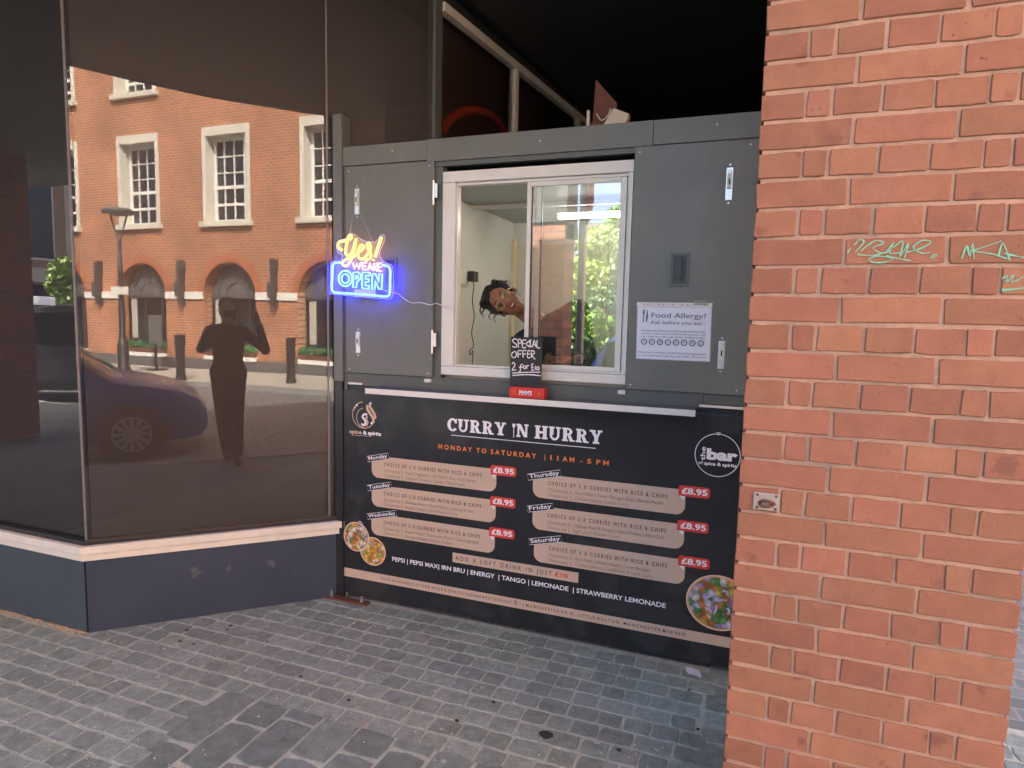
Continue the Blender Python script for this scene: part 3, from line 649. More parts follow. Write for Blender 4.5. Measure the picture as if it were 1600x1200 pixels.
# slab-serif title
def slab_letters(s, x0, x1, zb, h, y, mat, parent):
    W = {'C': .82, 'U': .92, 'R': .94, 'Y': .90, 'N': .95, 'H': .98, ' ': .34, 'f': .26}
    tot = sum(W[c]+.06 for c in s)-.06; k = (x1-x0)/tot; x = x0; dep = [0]
    def pl(P, nm, ox, g):
        dep[0] += 1; g.add([(ox+a*k, y-(dep[0] % 9)*.00012, zb+b*h) for a, b in P], [tuple(range(len(P)))])
    st = .27; sf = .13
    for c in s:
        g = G(); w_ = W[c]; q = lambda P: pl(P, c, x, g)
        R = lambda a, b, cc, d: q([(a, cc), (b, cc), (b, d), (a, d)])
        def ringseg(cx, cz, ro, ri, a0, a1, n=14):
            o_ = arc(cx, cz, ro[0], ro[1], a0, a1, n); i_ = arc(cx, cz, ri[0], ri[1], a0, a1, n)
            for j in range(n-1): q([o_[j], o_[j+1], i_[j+1], i_[j]]); dep[0] -= 1
            dep[0] += 1
        def foot(cx, hw=.22, z=0):
            z0, z1 = (0, sf) if z == 0 else (1-sf, 1); q([(cx-hw, z0), (cx+hw, z0), (cx+hw*.96, z1), (cx-hw*.96, z1)])
        if c == 'H':
            for cx in (.22, .76): R(cx-st/2, cx+st/2, .05, .95); foot(cx); foot(cx, z=1)
            R(.25, .73, .42, .58)
        elif c == 'U':
            R(.09, .09+st, .38, .96); R(.63, .80, .38, .96); foot(.225, .22, 1); foot(.72, .19, 1); ringseg(.445, .40, (.355, .42), (.19, .26), 180, 360)
        elif c == 'C':
            ringseg(.46, .5, (.44, .52), (.17, .37), 38, 322, 24); q([(.62, .64), (.80, .62), (.80, .99), (.73, .99)])
        elif c == 'R':
            R(.10, .10+st, .04, .96); foot(.235, .22); foot(.20, .18, 1); ringseg(.40, .72, (.36, .28), (.15, .14), -90, 90); R(.3, .42, .855, 1.0); R(.3, .42, .44, .58)
            q([(.40, .47), (.64, .47), (.86, .0), (.58, .0)]); q([(.60, 0), (.94, 0), (.94, .11), (.66, .11)])
        elif c == 'Y':
            q([(.05, .96), (.34, .96), (.58, .40), (.36, .40)]); q([(.62, .96), (.80, .96), (.58, .40), (.42, .40)]); R(.33, .60, .04, .45); foot(.465, .24); foot(.20, .21, 1); foot(.72, .17, 1)
        elif c == 'N':
            R(.10, .25, .04, .96); R(.70, .85, .04, .96); q([(.08, .98), (.36, .98), (.86, .02), (.60, .02)]); foot(.175, .16); foot(.16, .16, 1); foot(.775, .17, 1)
        elif c == 'f':
            R(.10, .16, -.08, .70); q([(.02, .98), (.24, .98), (.24, .74), (.13, .66), (.02, .74)])
        if g.v: g.build('fork_icon' if c == 'f' else 'title_letter', mat, parent, recalc=False)
        x += (w_+.06)*k
slab_letters('CURRY fN HURRY', -1.470, -.650, 1.016, .066, y1, m_wtext, menu)
ribbon([(-1.446, .994), (-.680, .994)], .0035, y1, G()).build('underline', m_wtext, menu, recalc=False)
for s_, p0, p1 in (('M O N D A Y', 685, 737.6), ('T O', 744.4, 760), ('S A T U R D A Y', 766.9, 838), ('|', 851, 852), ('1 1', 860, 872.5), ('A M', 879, 897.7), ('-', 907, 910.5), ('5', 917.5, 924), ('P M', 932, 951.6)):
    lettering('hours_text', s_, m_orange, menu, onY(p0, 697+(p0-685)*.1, YB)[0], onY(p1, 697+(p1-685)*.1, YB)[0], .9155, .0245, y1, .022)
def card(cx, zc, day, l2, l3, first):
    # cx: left of heading, zc: centre of heading line
    x0, x1 = cx-.078, cx+.659; zt, zb = zc+.040, zc-.080
    c = plate(rrect(x0, x1, zb, zt, (.042, .042, .03, .004)), y1, m_tan, 'menu_card', menu, .0009)
    lettering('card_heading', 'C H O I C E   O F   3   X   C U R R I E S   W I T H   R I C E   &   C H I P S', m_ink, c, cx, cx+.578, zc-.0105, .020, y2, .020)
    lettering('card_line', 'Choose any 2:  '+l2, m_inkb, c, cx, cx+first[0], zc-.042, .0165, y2)
    lettering('card_line', 'Choose any 1:  '+l3, m_inkb, c, cx, cx+first[1], zc-.069, .0165, y2)
    px = cx+.627
    p = plate(rrect(px, px+.139, zc+.010, zc+.060, (.004, .014, .014, .014)), y2, m_red, 'price_tag', menu, .0009)
    lettering('price', '£8.95', m_wtext, p, px+.014, px+.128, zc+.0215, .029, y3, .03)
    plate([(px+.006, zc+.0095), (px+.028, zc+.0095), (px+.024, zc-.010)], y2, m_wtext, 'price_tail', p, .0008)
    lx = cx-.103; lz = zc+.0; a = R_(13); L = .030+.0205*len(day)*.9; c_, s_ = math.cos(a), math.sin(a)
    rot = lambda u, v: (lx+u*c_-v*s_, lz+u*s_+v*c_)
    plate([rot(0, 0), rot(L, 0), rot(L, .035), rot(0, .035)], y2, m_black, 'day_label', menu, .0008)
    ribbon([rot(.002, .002), rot(L-.002, .002), rot(L-.002, .033), rot(.002, .033)], .002, y3, G(), True).build('day_outline', m_wtext, menu, recalc=False)
    lettering('day_text', day, m_wtext, menu, lx+.010, lx+L-.010, lz+.010, .0205, y3, .012, rot=a, pivot=(lx, lz))
for a in ((-1.848, .800, 'Monday', 'Handi Vegetable | Dal Tadka | Aloo Gobi Adraki', 'Chicken Tariwala | Chicken Tikka Masala', (.546, .484)),
          (-1.848, .638, 'Tuesday', 'Bombay Aloo | Chana Masala | Cabbage & Peas', 'Karahi Chicken | Lamb Keema Curry', (.54, .445)),
          (-1.850, .476, 'Wednesday', 'Rajma Masala | Mushroom Matar | Tawa Vegetable', 'Dhaniya Chicken | Butter Chicken', (.57, .42)),
          (-.914, .800, 'Thursday', 'Aloo Palak | Tuver Bairigan Shak | Bhindi Masala', 'Chicken Jalfrezi | Lamb Curry', (.56, .40)),
          (-.912, .637, 'Friday', 'Cabbage Peas & Potato | Gilora Potato | Aloo Gobi', 'Egg Curry | Chicken Curry', (.57, .36)),
          (-.900, .470, 'Saturday', 'Aloo Palak | Bhindi Masala | Tuver Bairigan', 'Chicken Jalfrezi | Cauliflower & Lamb Curry', (.50, .515))): card(*a)
sdp = plate([(-1.429, .315), (-.745, .315), (-.745, .367), (-1.429, .367)], y1, m_tan, 'soft_drink_strip', menu, .0009)
lettering('strip_text', 'A D D   A   S O F T   D R I N K   I N   J U S T', m_ink, sdp, -1.412, -.880, .330, .0225, y2, .008)
lettering('strip_price', '£10', m_red, sdp, -.866, -.798, .330, .0225, y2, .025)
lettering('drinks_text', 'PEPSI | PEPSI MAX| IRN BRU | ENERGY  | TANGO | LEMONADE  | STRAWBERRY LEMONADE', m_wtext, menu, -1.795, -.320, .264, .024, y1, .018, split=.0075)
ab = plate([(-2.124, .128), (KR-.02, .128), (KR-.02, .177), (-2.124, .177)], y1, m_tan, 'address_strip', menu, .0009)
lettering('address_text', 'A L S O  A V A I L A B L E  A T  O U R  S P I C E  &  S P I R I T S  I N D I A N  R E S T A U R A N T', m_ink, ab, -1.866, -1.090, .1455, .0155, y2, .012)
lettering('address_text', '1 3  M A N C H E S T E R  R D  W ,  L I T T L E  H U L T O N ,  M A N C H E S T E R  M 3 8  9 E G', m_ink, ab, -1.045, -.227, .1455, .0155, y2, .012)
ribbon(arc(-1.068, .159, .0075, .0075, -40, 220, 14)+[(-1.068, .139)], .004, y2, G(), True).build('pin_icon', m_ink, ab, recalc=False)
# printed bowls
def foodmat(name, cols, scale, seed):
    mt = bpy.data.materials.new(name); mt.use_nodes = True; t = mt.node_tree; N = t.nodes; L = t.links; b = N['Principled BSDF']; b.inputs['Roughness'].default_value = .4
    g = N.new('ShaderNodeNewGeometry'); nz = N.new('ShaderNodeTexNoise'); nz.inputs['Scale'].default_value = 22; L.new(g.outputs['Position'], nz.inputs['Vector'])
    mx = N.new('ShaderNodeVectorMath'); mx.operation = 'MULTIPLY_ADD'; L.new(nz.outputs['Color'], mx.inputs[0]); mx.inputs[1].default_value = (.03, .03, .03); L.new(g.outputs['Position'], mx.inputs[2])
    mp = N.new('ShaderNodeMapping'); mp.inputs['Location'].default_value = (seed, 0, seed*.7); L.new(mx.outputs[0], mp.inputs[0])
    vo = N.new('ShaderNodeTexVoronoi'); vo.inputs['Scale'].default_value = scale; L.new(mp.outputs[0], vo.inputs['Vector'])
    sp = N.new('ShaderNodeSeparateColor'); L.new(vo.outputs['Color'], sp.inputs[0])
    cr = N.new('ShaderNodeValToRGB'); cr.color_ramp.interpolation = 'CONSTANT'
    el = cr.color_ramp.elements; el.remove(el[1])
    for i, c in enumerate(cols):
        e = el.new((i+.001)/len(cols)) if i else el[0]; e.color = (*c, 1)
    L.new(sp.outputs[0], cr.inputs[0])
    mr = N.new('ShaderNodeMapRange'); mr.inputs[1].default_value = 0; mr.inputs[2].default_value = .7; mr.inputs[3].default_value = 1.35; mr.inputs[4].default_value = .45; L.new(vo.outputs['Distance'], mr.inputs[0])
    hs = N.new('ShaderNodeHueSaturation'); L.new(cr.outputs[0], hs.inputs['Color']); L.new(mr.outputs[0], hs.inputs['Value']); L.new(hs.outputs[0], b.inputs['Base Color'])
    return mt
m_rim = M('bowl_rim', (.72, .40, .22), .4, var=.1)
OR = [(.55, .16, .03), (.62, .28, .05), (.65, .42, .08), (.45, .12, .03), (.5, .2, .05)]
f1 = foodmat('food_print_onion', OR+[(.70, .70, .62), (.16, .30, .08), (.72, .6, .25), (.35, .4, .35)], 42, 1.3)
f2 = foodmat('food_print_veg', [(.7, .35, .05), (.72, .5, .1), (.62, .25, .04), (.35, .45, .12), (.72, .66, .6), (.45, .3, .4), (.55, .3, .06), (.7, .55, .1)], 48, 4.1)
f3 = foodmat('food_print_salad', [(.10, .26, .06), (.45, .5, .62), (.50, .42, .08), (.14, .32, .1), (.42, .30, .52), (.50, .16, .04), (.28, .26, .05), (.55, .2, .05), (.6, .6, .55), (.35, .33, .06)], 34, 7.7)
def bowl(cx, cz, rx, rz, mat, ya):
    d = plate(arc(cx, cz, rx, rz, 0, 351, 40), ya, m_rim, 'bowl_print', menu, .0008)
    G().poly([(a, ya-.0009, b) for a, b in arc(cx, cz, rx*.92, rz*.92, 0, 351, 40)]).build('food_print', mat, d, recalc=False)
    ribbon(arc(cx, cz, rx*.985, rz*.985, 0, 351, 40), .003, ya-.0005, G(), True).build('rim_highlight', M('rim_pale', (.80, .62, .48), .4, var=0), d, recalc=False)
    return d
bowl(-1.919, .299, .082, .081, f2, y1); b1 = bowl(-2.025, .369, .083, .084, f1, y3)
g = G()
for (cx, cz, rx, rz, a0, a1) in ((-2.055, .352, .022, .04, 60, 260), (-1.995, .325, .022, .026, 0, 330), (-2.0, .42, .02, .04, -60, 120), (-2.02, .40, .03, .02, 20, 190)): ribbon(arc(cx, cz, rx, rz, a0, a1, 18), .0045, y3-.0019, g)
g.build('onion_print', M('onion_white', (.74, .70, .66), .4, var=.1), b1, recalc=False)
b3 = bowl(-.088, .331, .142, .131, f3, y1)
g = G()
for (cx, cz, a, l) in ((-.12, .36, 30, .05), (-.145, .335, 120, .04), (-.10, .30, 80, .045), (-.075, .345, 10, .05), (-.13, .29, 150, .035), (-.06, .385, -40, .03), (-.045, .30, 100, .03)):
    c_, s_ = math.cos(R_(a))*l/2, math.sin(R_(a))*l/2; ribbon(smooth([(cx-c_, cz-s_), (cx+.006, cz+.005), (cx+c_, cz+s_)], 5), .010, y1-.0019-.0001*len(g.v)/60, g)
g.build('red_onion_print', M('onion_lilac', (.46, .42, .66), .4, var=.25, scale=40), b3, recalc=False)
# logos
g = G(); ribbon(arc(-.126, 1.013, .0965, .0965, 0, 356, 60), .0032, y1, g, True); g.build('logo_ring', m_wtext, menu, recalc=False)
lettering('logo_text', 'bar', m_wtext, menu, -.172, -.040, .990, .052, y1, .055)
lettering('logo_text', 'the', m_wtext, menu, -.1775, -.1155, .985, .021, y1, .02, rot=R_(90), pivot=(-.1775, .985))
lettering('logo_text', 'of', m_wtext, menu, -.206, -.186, .966, .016, y1, .005); lettering('logo_text', 'spice & spirits', m_wtext, menu, -.182, -.042, .965, .0155, y1, .03)
ribbon([(-.134, 1.116), (-.126, 1.104), (-.118, 1.116)], .004, y2, G(), True).build('glass_icon', m_wtext, menu, recalc=False)
m_gold = M('logo_gold', (.60, .44, .30), .4, var=0)
g = G(); ribbon(arc(-1.977, 1.060, .072, .072, 95, 335, 40), .004, y1, g); ribbon(arc(-1.972, 1.045, .050, .054, 100, 270, 24), .0035, y2, g); g.build('logo_arc', m_gold, menu, recalc=False)
g = G(); ribbon(smooth([(-1.952, 1.118), (-1.953, 1.095), (-1.935, 1.070), (-1.919, 1.05), (-1.914, 1.02)], 5), [.003]+[.016]*18+[.012, .008, .004][:2], y1, g); 
ribbon(smooth([(-1.937, 1.128), (-1.935, 1.108), (-1.918, 1.085), (-1.905, 1.065), (-1.903, 1.045)], 5), .013, y2, g); g.build('logo_flame', m_gold, menu, recalc=False)
g = G(); ribbon(smooth([(-1.955, 1.062), (-1.972, 1.066), (-1.985, 1.050), (-1.972, 1.035), (-1.965, 1.018), (-1.978, 1.004), (-1.992, 1.012)], 5), .011, y1, g); g.build('logo_s', m_wtext, menu, recalc=False)
g = G(); ribbon(smooth([(-1.950, 1.052), (-1.962, 1.045), (-1.950, 1.022), (-1.962, 1.0)], 5), .009, y2, g); g.build('logo_s', m_gold, menu, recalc=False)
g = G()
for (a, b, r) in ((-1.932, 1.128, .0065), (-2.02, 1.112, .006), (-2.03, 1.098, .004), (-2.036, 1.086, .0028), (-1.925, 1.020, .007)): g.poly([(x, y3, z) for x, z in arc(a, b, r, r, 0, 330, 12)])
g.build('logo_dots', m_wtext, menu, recalc=False)
lettering('logo_text', 'spice', m_gold, menu, -2.070, -1.99, .953, .021, y1, .03); lettering('logo_text', '& spirits', m_wtext, menu, -1.982, -1.866, .953, .021, y1, .04)
ribbon([(-2.055, .944), (-1.93, .946)], .0025, y1, G()).build('logo_line', m_gold, menu, recalc=False)
# ================================================================== neon sign
YN = 2.925
zn = lambda x, y, yy=YN: onY(500+x/7.273, 340+y/7.273, yy)
neon = thing('neon_sign', tuple(zn(480, 890)), 'glowing neon sign reading Yes! we are open, hanging on left kiosk door', 'neon sign')
nb = emis('neon_blue', (.0065, .014, 1.0), 6.0); nc = emis('neon_ice_blue', (.05, .15, 1.0), .75); ny = emis('neon_yellow', (1.0, .50, .085), .28); np_ = emis('neon_pink', (1.0, .33, .55), .26)
def neon_tube(name, pts, mat, r=.0058, closed=False, k=5, sm=True, dy=0):
    P = [zn(a, b, YN+dy) for a, b in pts]; P = smooth(P, k, closed) if sm else P
    G().tube(P, r, 8, closed).build(name, mat, neon, smooth=True)
neon_tube('border_tube', [(238, 512), (190, 512), (155, 525), (142, 565), (138, 690), (135, 800), (150, 842), (195, 854), (400, 868), (600, 884), (735, 897), (780, 886), (794, 840), (797, 700), (799, 610), (786, 563), (750, 546), (705, 541)], nb, .0068)
neon_tube('word_tube', [(250, 368), (215, 345), (203, 310), (228, 275), (300, 262), (352, 240), (355, 206), (330, 208), (312, 262), (296, 340), (292, 405), (322, 432), (368, 385), (408, 245)], ny, .0066)
neon_tube('word_tube', [(412, 238), (395, 330), (375, 420), (342, 498), (302, 548), (264, 540), (262, 502), (305, 470), (372, 450), (432, 402), (482, 362), (496, 325), (470, 312), (440, 348), (430, 405), (442, 455), (482, 470), (522, 440)], ny, .0062, dy=-.006)
neon_tube('word_tube', [(522, 440), (560, 385), (576, 330), (562, 292), (538, 302), (540, 345), (574, 395), (574, 452), (532, 482), (502, 468)], ny, .0062)
neon_tube('mark_tube', [(700, 222), (662, 330), (625, 448)], ny, .0075); neon_tube('mark_tube', [(608, 474), (603, 488)], ny, .0072, sm=False)
for P in ([(372, 512), (392, 580), (418, 525), (440, 582), (466, 508)], [(530, 512), (485, 512), (483, 590), (530, 592)], [(486, 550), (520, 552)], [(543, 598), (567, 517), (600, 602)], [(556, 572), (588, 574)],
          [(612, 605), (614, 518), (644, 522), (650, 545), (618, 560), (650, 606)], [(697, 518), (662, 518), (658, 605), (697, 607)], [(660, 560), (690, 562)]): neon_tube('letter_tube', P, np_, .0050, sm=False)
ell_ = lambda cx, cy, rx, ry, n=26: [(cx+rx*math.cos(t), cy+ry*math.sin(t)) for t in np.linspace(0, 2*math.pi, n, endpoint=False)]
neon_tube('letter_tube', ell_(288, 692, 77, 88), nc, .0048, True, 2); neon_tube('letter_tube', ell_(288, 694, 42, 52), nc, .0045, True, 2)
for P in ([(376, 797), (378, 625), (430, 620), (464, 648), (460, 700), (422, 726), (412, 792)], [(405, 662), (430, 660), (430, 692), (405, 697)], [(482, 622), (570, 627), (568, 660), (517, 660), (515, 697), (556, 699), (555, 730), (515, 732), (514, 771), (560, 774), (558, 808), (478, 802)],
          [(590, 812), (596, 636), (630, 641), (668, 730), (672, 637), (708, 640), (700, 817), (668, 811), (630, 722), (622, 812)]): neon_tube('letter_tube', P, nc, .0045, True, 2, sm=False)
acr = glassmat('acrylic', .02, (.97, .97, .99))
out = [(140, 500), (230, 490), (255, 430), (205, 400), (190, 320), (215, 262), (300, 235), (335, 180), (400, 195), (470, 250), (560, 275), (640, 268), (690, 200), (730, 205), (735, 260), (690, 360), (680, 430), (720, 500), (790, 530), (830, 580), (832, 850), (805, 915), (740, 925), (160, 870), (118, 830), (122, 540)]
P = [zn(a, b, YN+.012) for a, b in out]
G().poly(smooth(P, 3, True)).build('acrylic_back', acr, neon, recalc=False)
G().tube(smooth(P, 3, True), .0016, 6, True).build('acrylic_edge', M('acrylic_edge', (.75, .62, .85), .2, var=0), neon, smooth=True)
G().box(zn(370, 0)[0], zn(610, 0)[0], YN+.014, YN+.020, zn(500, 905)[2], zn(500, 812)[2]).build('mounting_block', M('pale_block', (.55, .55, .62), .4), neon)
hook = np.array([-2.008, 2.955, 2.195])
G().tube([zn(340, 182), hook, zn(612, 300)], .0011, 5).build('hanging_cord', m_steel, neon)
P = [zn(a, b, c) for a, b, c in ((712, 818, YN), (800, 850, YN), (880, 862, 2.95), (960, 925, 2.965), (1045, 968, 2.97), (1150, 968, 2.97), (1262, 993, 2.97), (1320, 975, 2.968), (1430, 1015, 2.975), (1462, 1025, 2.985), (1500, 990, 3.0), (1560, 930, 3.10))]
G().tube(smooth(P, 4), .0024, 6).build('power_cable', M('cable_pale', (.72, .68, .74), .4, var=0), neon, smooth=True)

# ================================================================== allergy notice
yn = 2.9735
no = thing('allergy_notice', (-.345, yn, 1.43), 'white printed food allergy notice in a plastic sleeve on the right kiosk door', 'notice')
q = lambda u, v: (-.509+u*.327+.004*v, 1.431+.2575*(1-v)+.0*u)        # u across, v down
def nquad(name, u0, u1, v0, v1, mat, y, th=.0008): return G().prism([(a, y, b) for a, b in (q(u0, v0), q(u1, v0), q(u1, v1), q(u0, v1))], (0, th, 0)).build(name, mat, no)
sl_ = nquad('sleeve', 0, 1, 0, 1, M('plastic_sleeve', (.62, .65, .68), .18, var=.05), yn, .001)
nquad('sleeve_edge', -.004, 1.004, -.004, .068, m_white, yn-.0009)
nquad('sheet', .012, .988, .085, .985, m_paper, yn-.0010, .0008)
m_tape = M('notice_ink', (.10, .105, .12), .5, var=.3, scale=60)
yi = yn-.0022
def nt_(s, u0, u1, v, cap, b=0.): a = q(u0, v); c = q(u1, v); lettering('notice_text', s, m_tape, no, a[0], c[0], a[1], cap, yi, b)
nt_('Food Allergy?', .20, .93, .262, .0215, .004); nt_('Ask before you eat...', .19, .93, .375, .0155, .0)
for i, s in enumerate(('Management advises that food prepared here may', 'contain or have come in contact with peanuts, tree', 'nuts, soybeans, milk, eggs, wheat, shellfish or fish.')): nt_(s, .065, .925, .505+i*.052, .0075)
for i, s in enumerate(('Please ask a member of staff about the ingredients', 'in your meal before placing your order. Thank you.')): nt_(s, .035, .945, .89+i*.055, .0085)
for i in range(8):
    c = q(.108+i*.109, .690); g = G(); ribbon(arc(c[0], c[1], .0118, .0118, 0, 345, 22), .0045, yi, g, True); ic = g.build('notice_icon', m_tape, no, recalc=False)
    g = G(); r = random.Random(i); ribbon([(c[0]+r.uniform(-.006, .006), c[1]+r.uniform(-.006, .006)) for _ in range(4)], .003, yi-.0003, g); g.build('icon_mark', m_tape, ic, recalc=False)
g = G(); a = q(.095, .12); ribbon([(a[0], a[1]), (a[0], a[1]-.058)], [.003, .005], yi, g)
for d in (-.004, 0, .004): ribbon([(a[0]+d, a[1]), (a[0]+d, a[1]-.018)], .0018, yi-.0002, g)
ribbon([(a[0]-.005, a[1]-.018), (a[0]+.005, a[1]-.018)], .005, yi-.0004, g); g.build('fork_icon', m_tape, no, recalc=False)
g = G(); a = q(.135, .12); ribbon([(a[0]+.002, a[1]), (a[0]+.003, a[1]-.03), (a[0], a[1]-.058)], [.002, .008, .005], yi, g); g.build('knife_icon', m_tape, no, recalc=False)
for u in (.10, .15, .30, .36, .49, .61, .68, .90): c = q(u, .034); G().poly([(x, yn-.0012, z) for x, z in arc(c[0], c[1], .0032, .0022, 0, 330, 10)]).build('punch_hole', m_blackp, no, recalc=False)
nquad('sticky_tape', .76, .95, -.05, .04, glassmat('tape', .06, (.95, .95, .9), smear=.25), yn-.0014, .0003)

# ================================================================== chalk offer board on the counter
yc = 2.905
P0 = onY(798, 526, yc); P1 = onY(847, 530, yc); PB = onY(820, 604, yc)
ch = thing('chalk_offer_board', ((P0[0]+P1[0])/2, yc, 1.2265), 'small black chalkboard with special offer 2 for £10 on the counter', 'chalkboard')
cx0, cx1 = P0[0], P1[0]; cz1 = P0[2]; cz0 = 1.279
G().box(cx0, cx1, yc, yc+.008, cz0-.04, cz1).build('board', M('chalkboard_black', (.030, .031, .034), .75, var=.25, scale=18), ch, bevel=.001)
m_chalk = M('chalk', (.78, .78, .76), .9, var=.12, scale=150)
zc = lambda x, y: (lambda p: (p[0], p[2]))(onY(730+x/6, 420+y/6, yc-.001))
g = G(); ww = .0052
for k, st in enumerate(([(470, 668), (445, 655), (425, 672), (440, 695), (462, 710), (455, 735), (422, 728)], [(480, 740), (480, 665), (505, 668), (508, 690), (482, 700)], [(555, 668), (520, 672), (518, 738), (552, 735)], [(520, 702), (545, 700)],
          [(590, 690), (568, 685), (555, 705), (568, 722), (590, 715)], [(578, 672), (602, 670)], [(590, 672), (592, 730)], [(575, 732), (608, 728)], [(612, 735), (628, 668), (645, 735)], [(617, 712), (642, 710)], [(655, 668), (655, 738), (685, 738)],
          [(440, 775), (418, 795), (420, 825), (445, 832), (462, 808), (455, 780), (440, 775)], [(478, 832), (478, 770), (512, 768)], [(478, 800), (505, 798)], [(525, 832), (522, 770), (555, 766)], [(524, 800), (548, 798)], [(592, 768), (568, 772), (566, 832), (592, 830)], [(567, 800), (588, 798)],
          [(602, 832), (602, 770), (628, 775), (626, 798), (604, 805), (636, 850)], [(420, 895), (432, 878), (447, 890), (442, 915), (420, 950), (460, 946)], [(520, 895), (500, 905), (498, 960), (482, 962)], [(485, 925), (518, 920)],
          [(532, 905), (525, 925), (540, 938), (550, 920), (534, 905)], [(560, 938), (560, 908), (580, 908)], [(622, 895), (605, 895), (610, 950), (598, 955), (628, 950)], [(600, 925), (622, 922)], [(638, 910), (640, 948)], [(662, 915), (650, 930), (660, 948), (676, 935), (664, 915)],
          [(420, 978), (560, 970), (685, 970)], [(422, 1000), (560, 992), (692, 1002)])):
    ribbon(smooth([zc(a, b) for a, b in st], 3), ww, yc-.0006-.00008*(k % 5), g)
g.build('chalk_lettering', m_chalk, ch, recalc=False)
rx0, rx1 = onY(796, 602, yc-.02)[0], onY(851, 604, yc-.02)[0]
rb = G().box(rx0, rx1, yc-.022, yc+.03, 1.2265, 1.2765).build('stand', M('stand_red', (.62, .03, .025), .35, var=.05), ch, bevel=.002, label='red stand')
lettering('stand_text', "PIMM'S", m_wtext, rb, rx0+.052, rx1-.062, 1.240, .022, yc-.0232, .03)
for x in (rx0+.025, rx1-.028): G().poly([(a, yc-.0232, b) for a, b in arc(x, 1.251, .008, .008, 0, 330, 12)]).build('stand_emblem', M('emblem_ochre', (.55, .13, .03), .4, var=0), rb, recalc=False)

# ================================================================== floodlight on the kiosk roof
fl_ = thing('floodlight', (-.74, 3.12, 2.46), 'beige floodlight on a rusty bracket plate on the kiosk roof', 'floodlight')
A = [onY(931, 124, 3.14), onY(964, 161, 3.14), onY(960, 196, 3.14), onY(925, 199, 3.14)]
G().prism(A, (0, .012, 0)).build('bracket_plate', m_rust, fl_, bevel=.002)
Bq = [onY(958, 168, 3.09), onY(983, 177, 3.09), onY(976, 197, 3.09), onY(940, 198, 3.09)]
lb = G().prism(Bq, (0, .05, 0)).build('lamp_body', m_beige, fl_, bevel=.007)
G().box(onY(923, 0, 3.11)[0], onY(927, 0, 3.11)[0], 3.105, 3.12, 2.455, 2.60).build('bracket_arm', m_beige, fl_)
G().tube(smooth([onY(932, 178, 3.12), onY(940, 188, 3.11), onY(950, 180, 3.11), onY(954, 170, 3.12)], 5), .003, 6).build('lamp_cable', m_beige, fl_)
G().box(onY(930, 0, 3.1)[0], onY(945, 0, 3.1)[0], 3.10, 3.115, 2.455, 2.535).build('foot', m_rust, fl_)

# ================================================================== socket and adapter on the inside wall
def onX(px, py, x): return hit(px, py, (1, 0, 0), x)
IX = IX0
S = onX(719, 432, IX); so_ = thing('wall_socket', tuple(S), 'white wall socket with black plug and trailing cable inside the kiosk', 'socket')
G().box(IX+.001, IX+.018, S[1]-.07, S[1]+.06, S[2]-.045, S[2]+.045).build('face_plate', m_upvc, so_, bevel=.004)
S2 = onX(728, 432, IX); G().box(IX+.0185, IX+.06, S2[1]-.02, S2[1]+.05, S2[2]-.03, S2[2]+.03).build('plug', m_blackp, so_, bevel=.004)
P = [onX(a, b, IX+.03) for a, b in ((732, 434), (740, 444), (738, 470), (741, 495), (737, 520), (740, 540), (734, 548), (735, 555), (739, 548), (738, 565), (737, 585))]
G().tube(smooth(P, 5), .0028, 6).build('cable', m_blackp, so_, smooth=True)

# ================================================================== pillar plate, graffiti
zp = lambda px, py, y=YP-.002: onY(px, py, y)
pp = thing('metal_wall_plate', tuple(zp(1197, 783)), 'small rusty steel cable plate screwed to the brick pillar', 'plate')
a, b = zp(1178, 768), zp(1217, 799)
G().box(a[0], b[0], YP-.007, YP-.0025, b[2], a[2]).build('back_plate', M('plate_zinc', (.42, .40, .34), .5, .4, var=.25, scale=40, dirt=(.14, .06, .03), dscale=40, dthr=.55), pp, bevel=.001)
cxp, czp = (a[0]+b[0])/2, (a[2]+b[2])/2
G().tube(smooth([(cxp-.018, YP-.008, czp-.004), (cxp-.008, YP-.02, czp+.005), (cxp+.010, YP-.02, czp+.004), (cxp+.020, YP-.008, czp-.004), (cxp+.004, YP-.018, czp-.010), (cxp-.012, YP-.016, czp-.010)], 5, True), .0042, 8, True).build('loop', m_rust, pp, smooth=True)
for dx in (-.024, .024):
    for dz in (-.018, .018): G().lathe([(.004, 0), (.004, .002)], (cxp+dx, YP-.0072, czp+dz), 8, (np.array([1., 0, 0]), np.array([0, 0, 1.]), np.array([0, -1., 0]))).build('screw', m_rust, pp)
m_graf = M('graffiti_green', (.17, .48, .32), .6, var=.2, scale=90)
zg = lambda x, y: (lambda p: (p[0], p[2]))(zp(1140+x/2.857, 380+y/2.857, YP-.003))
g = G()
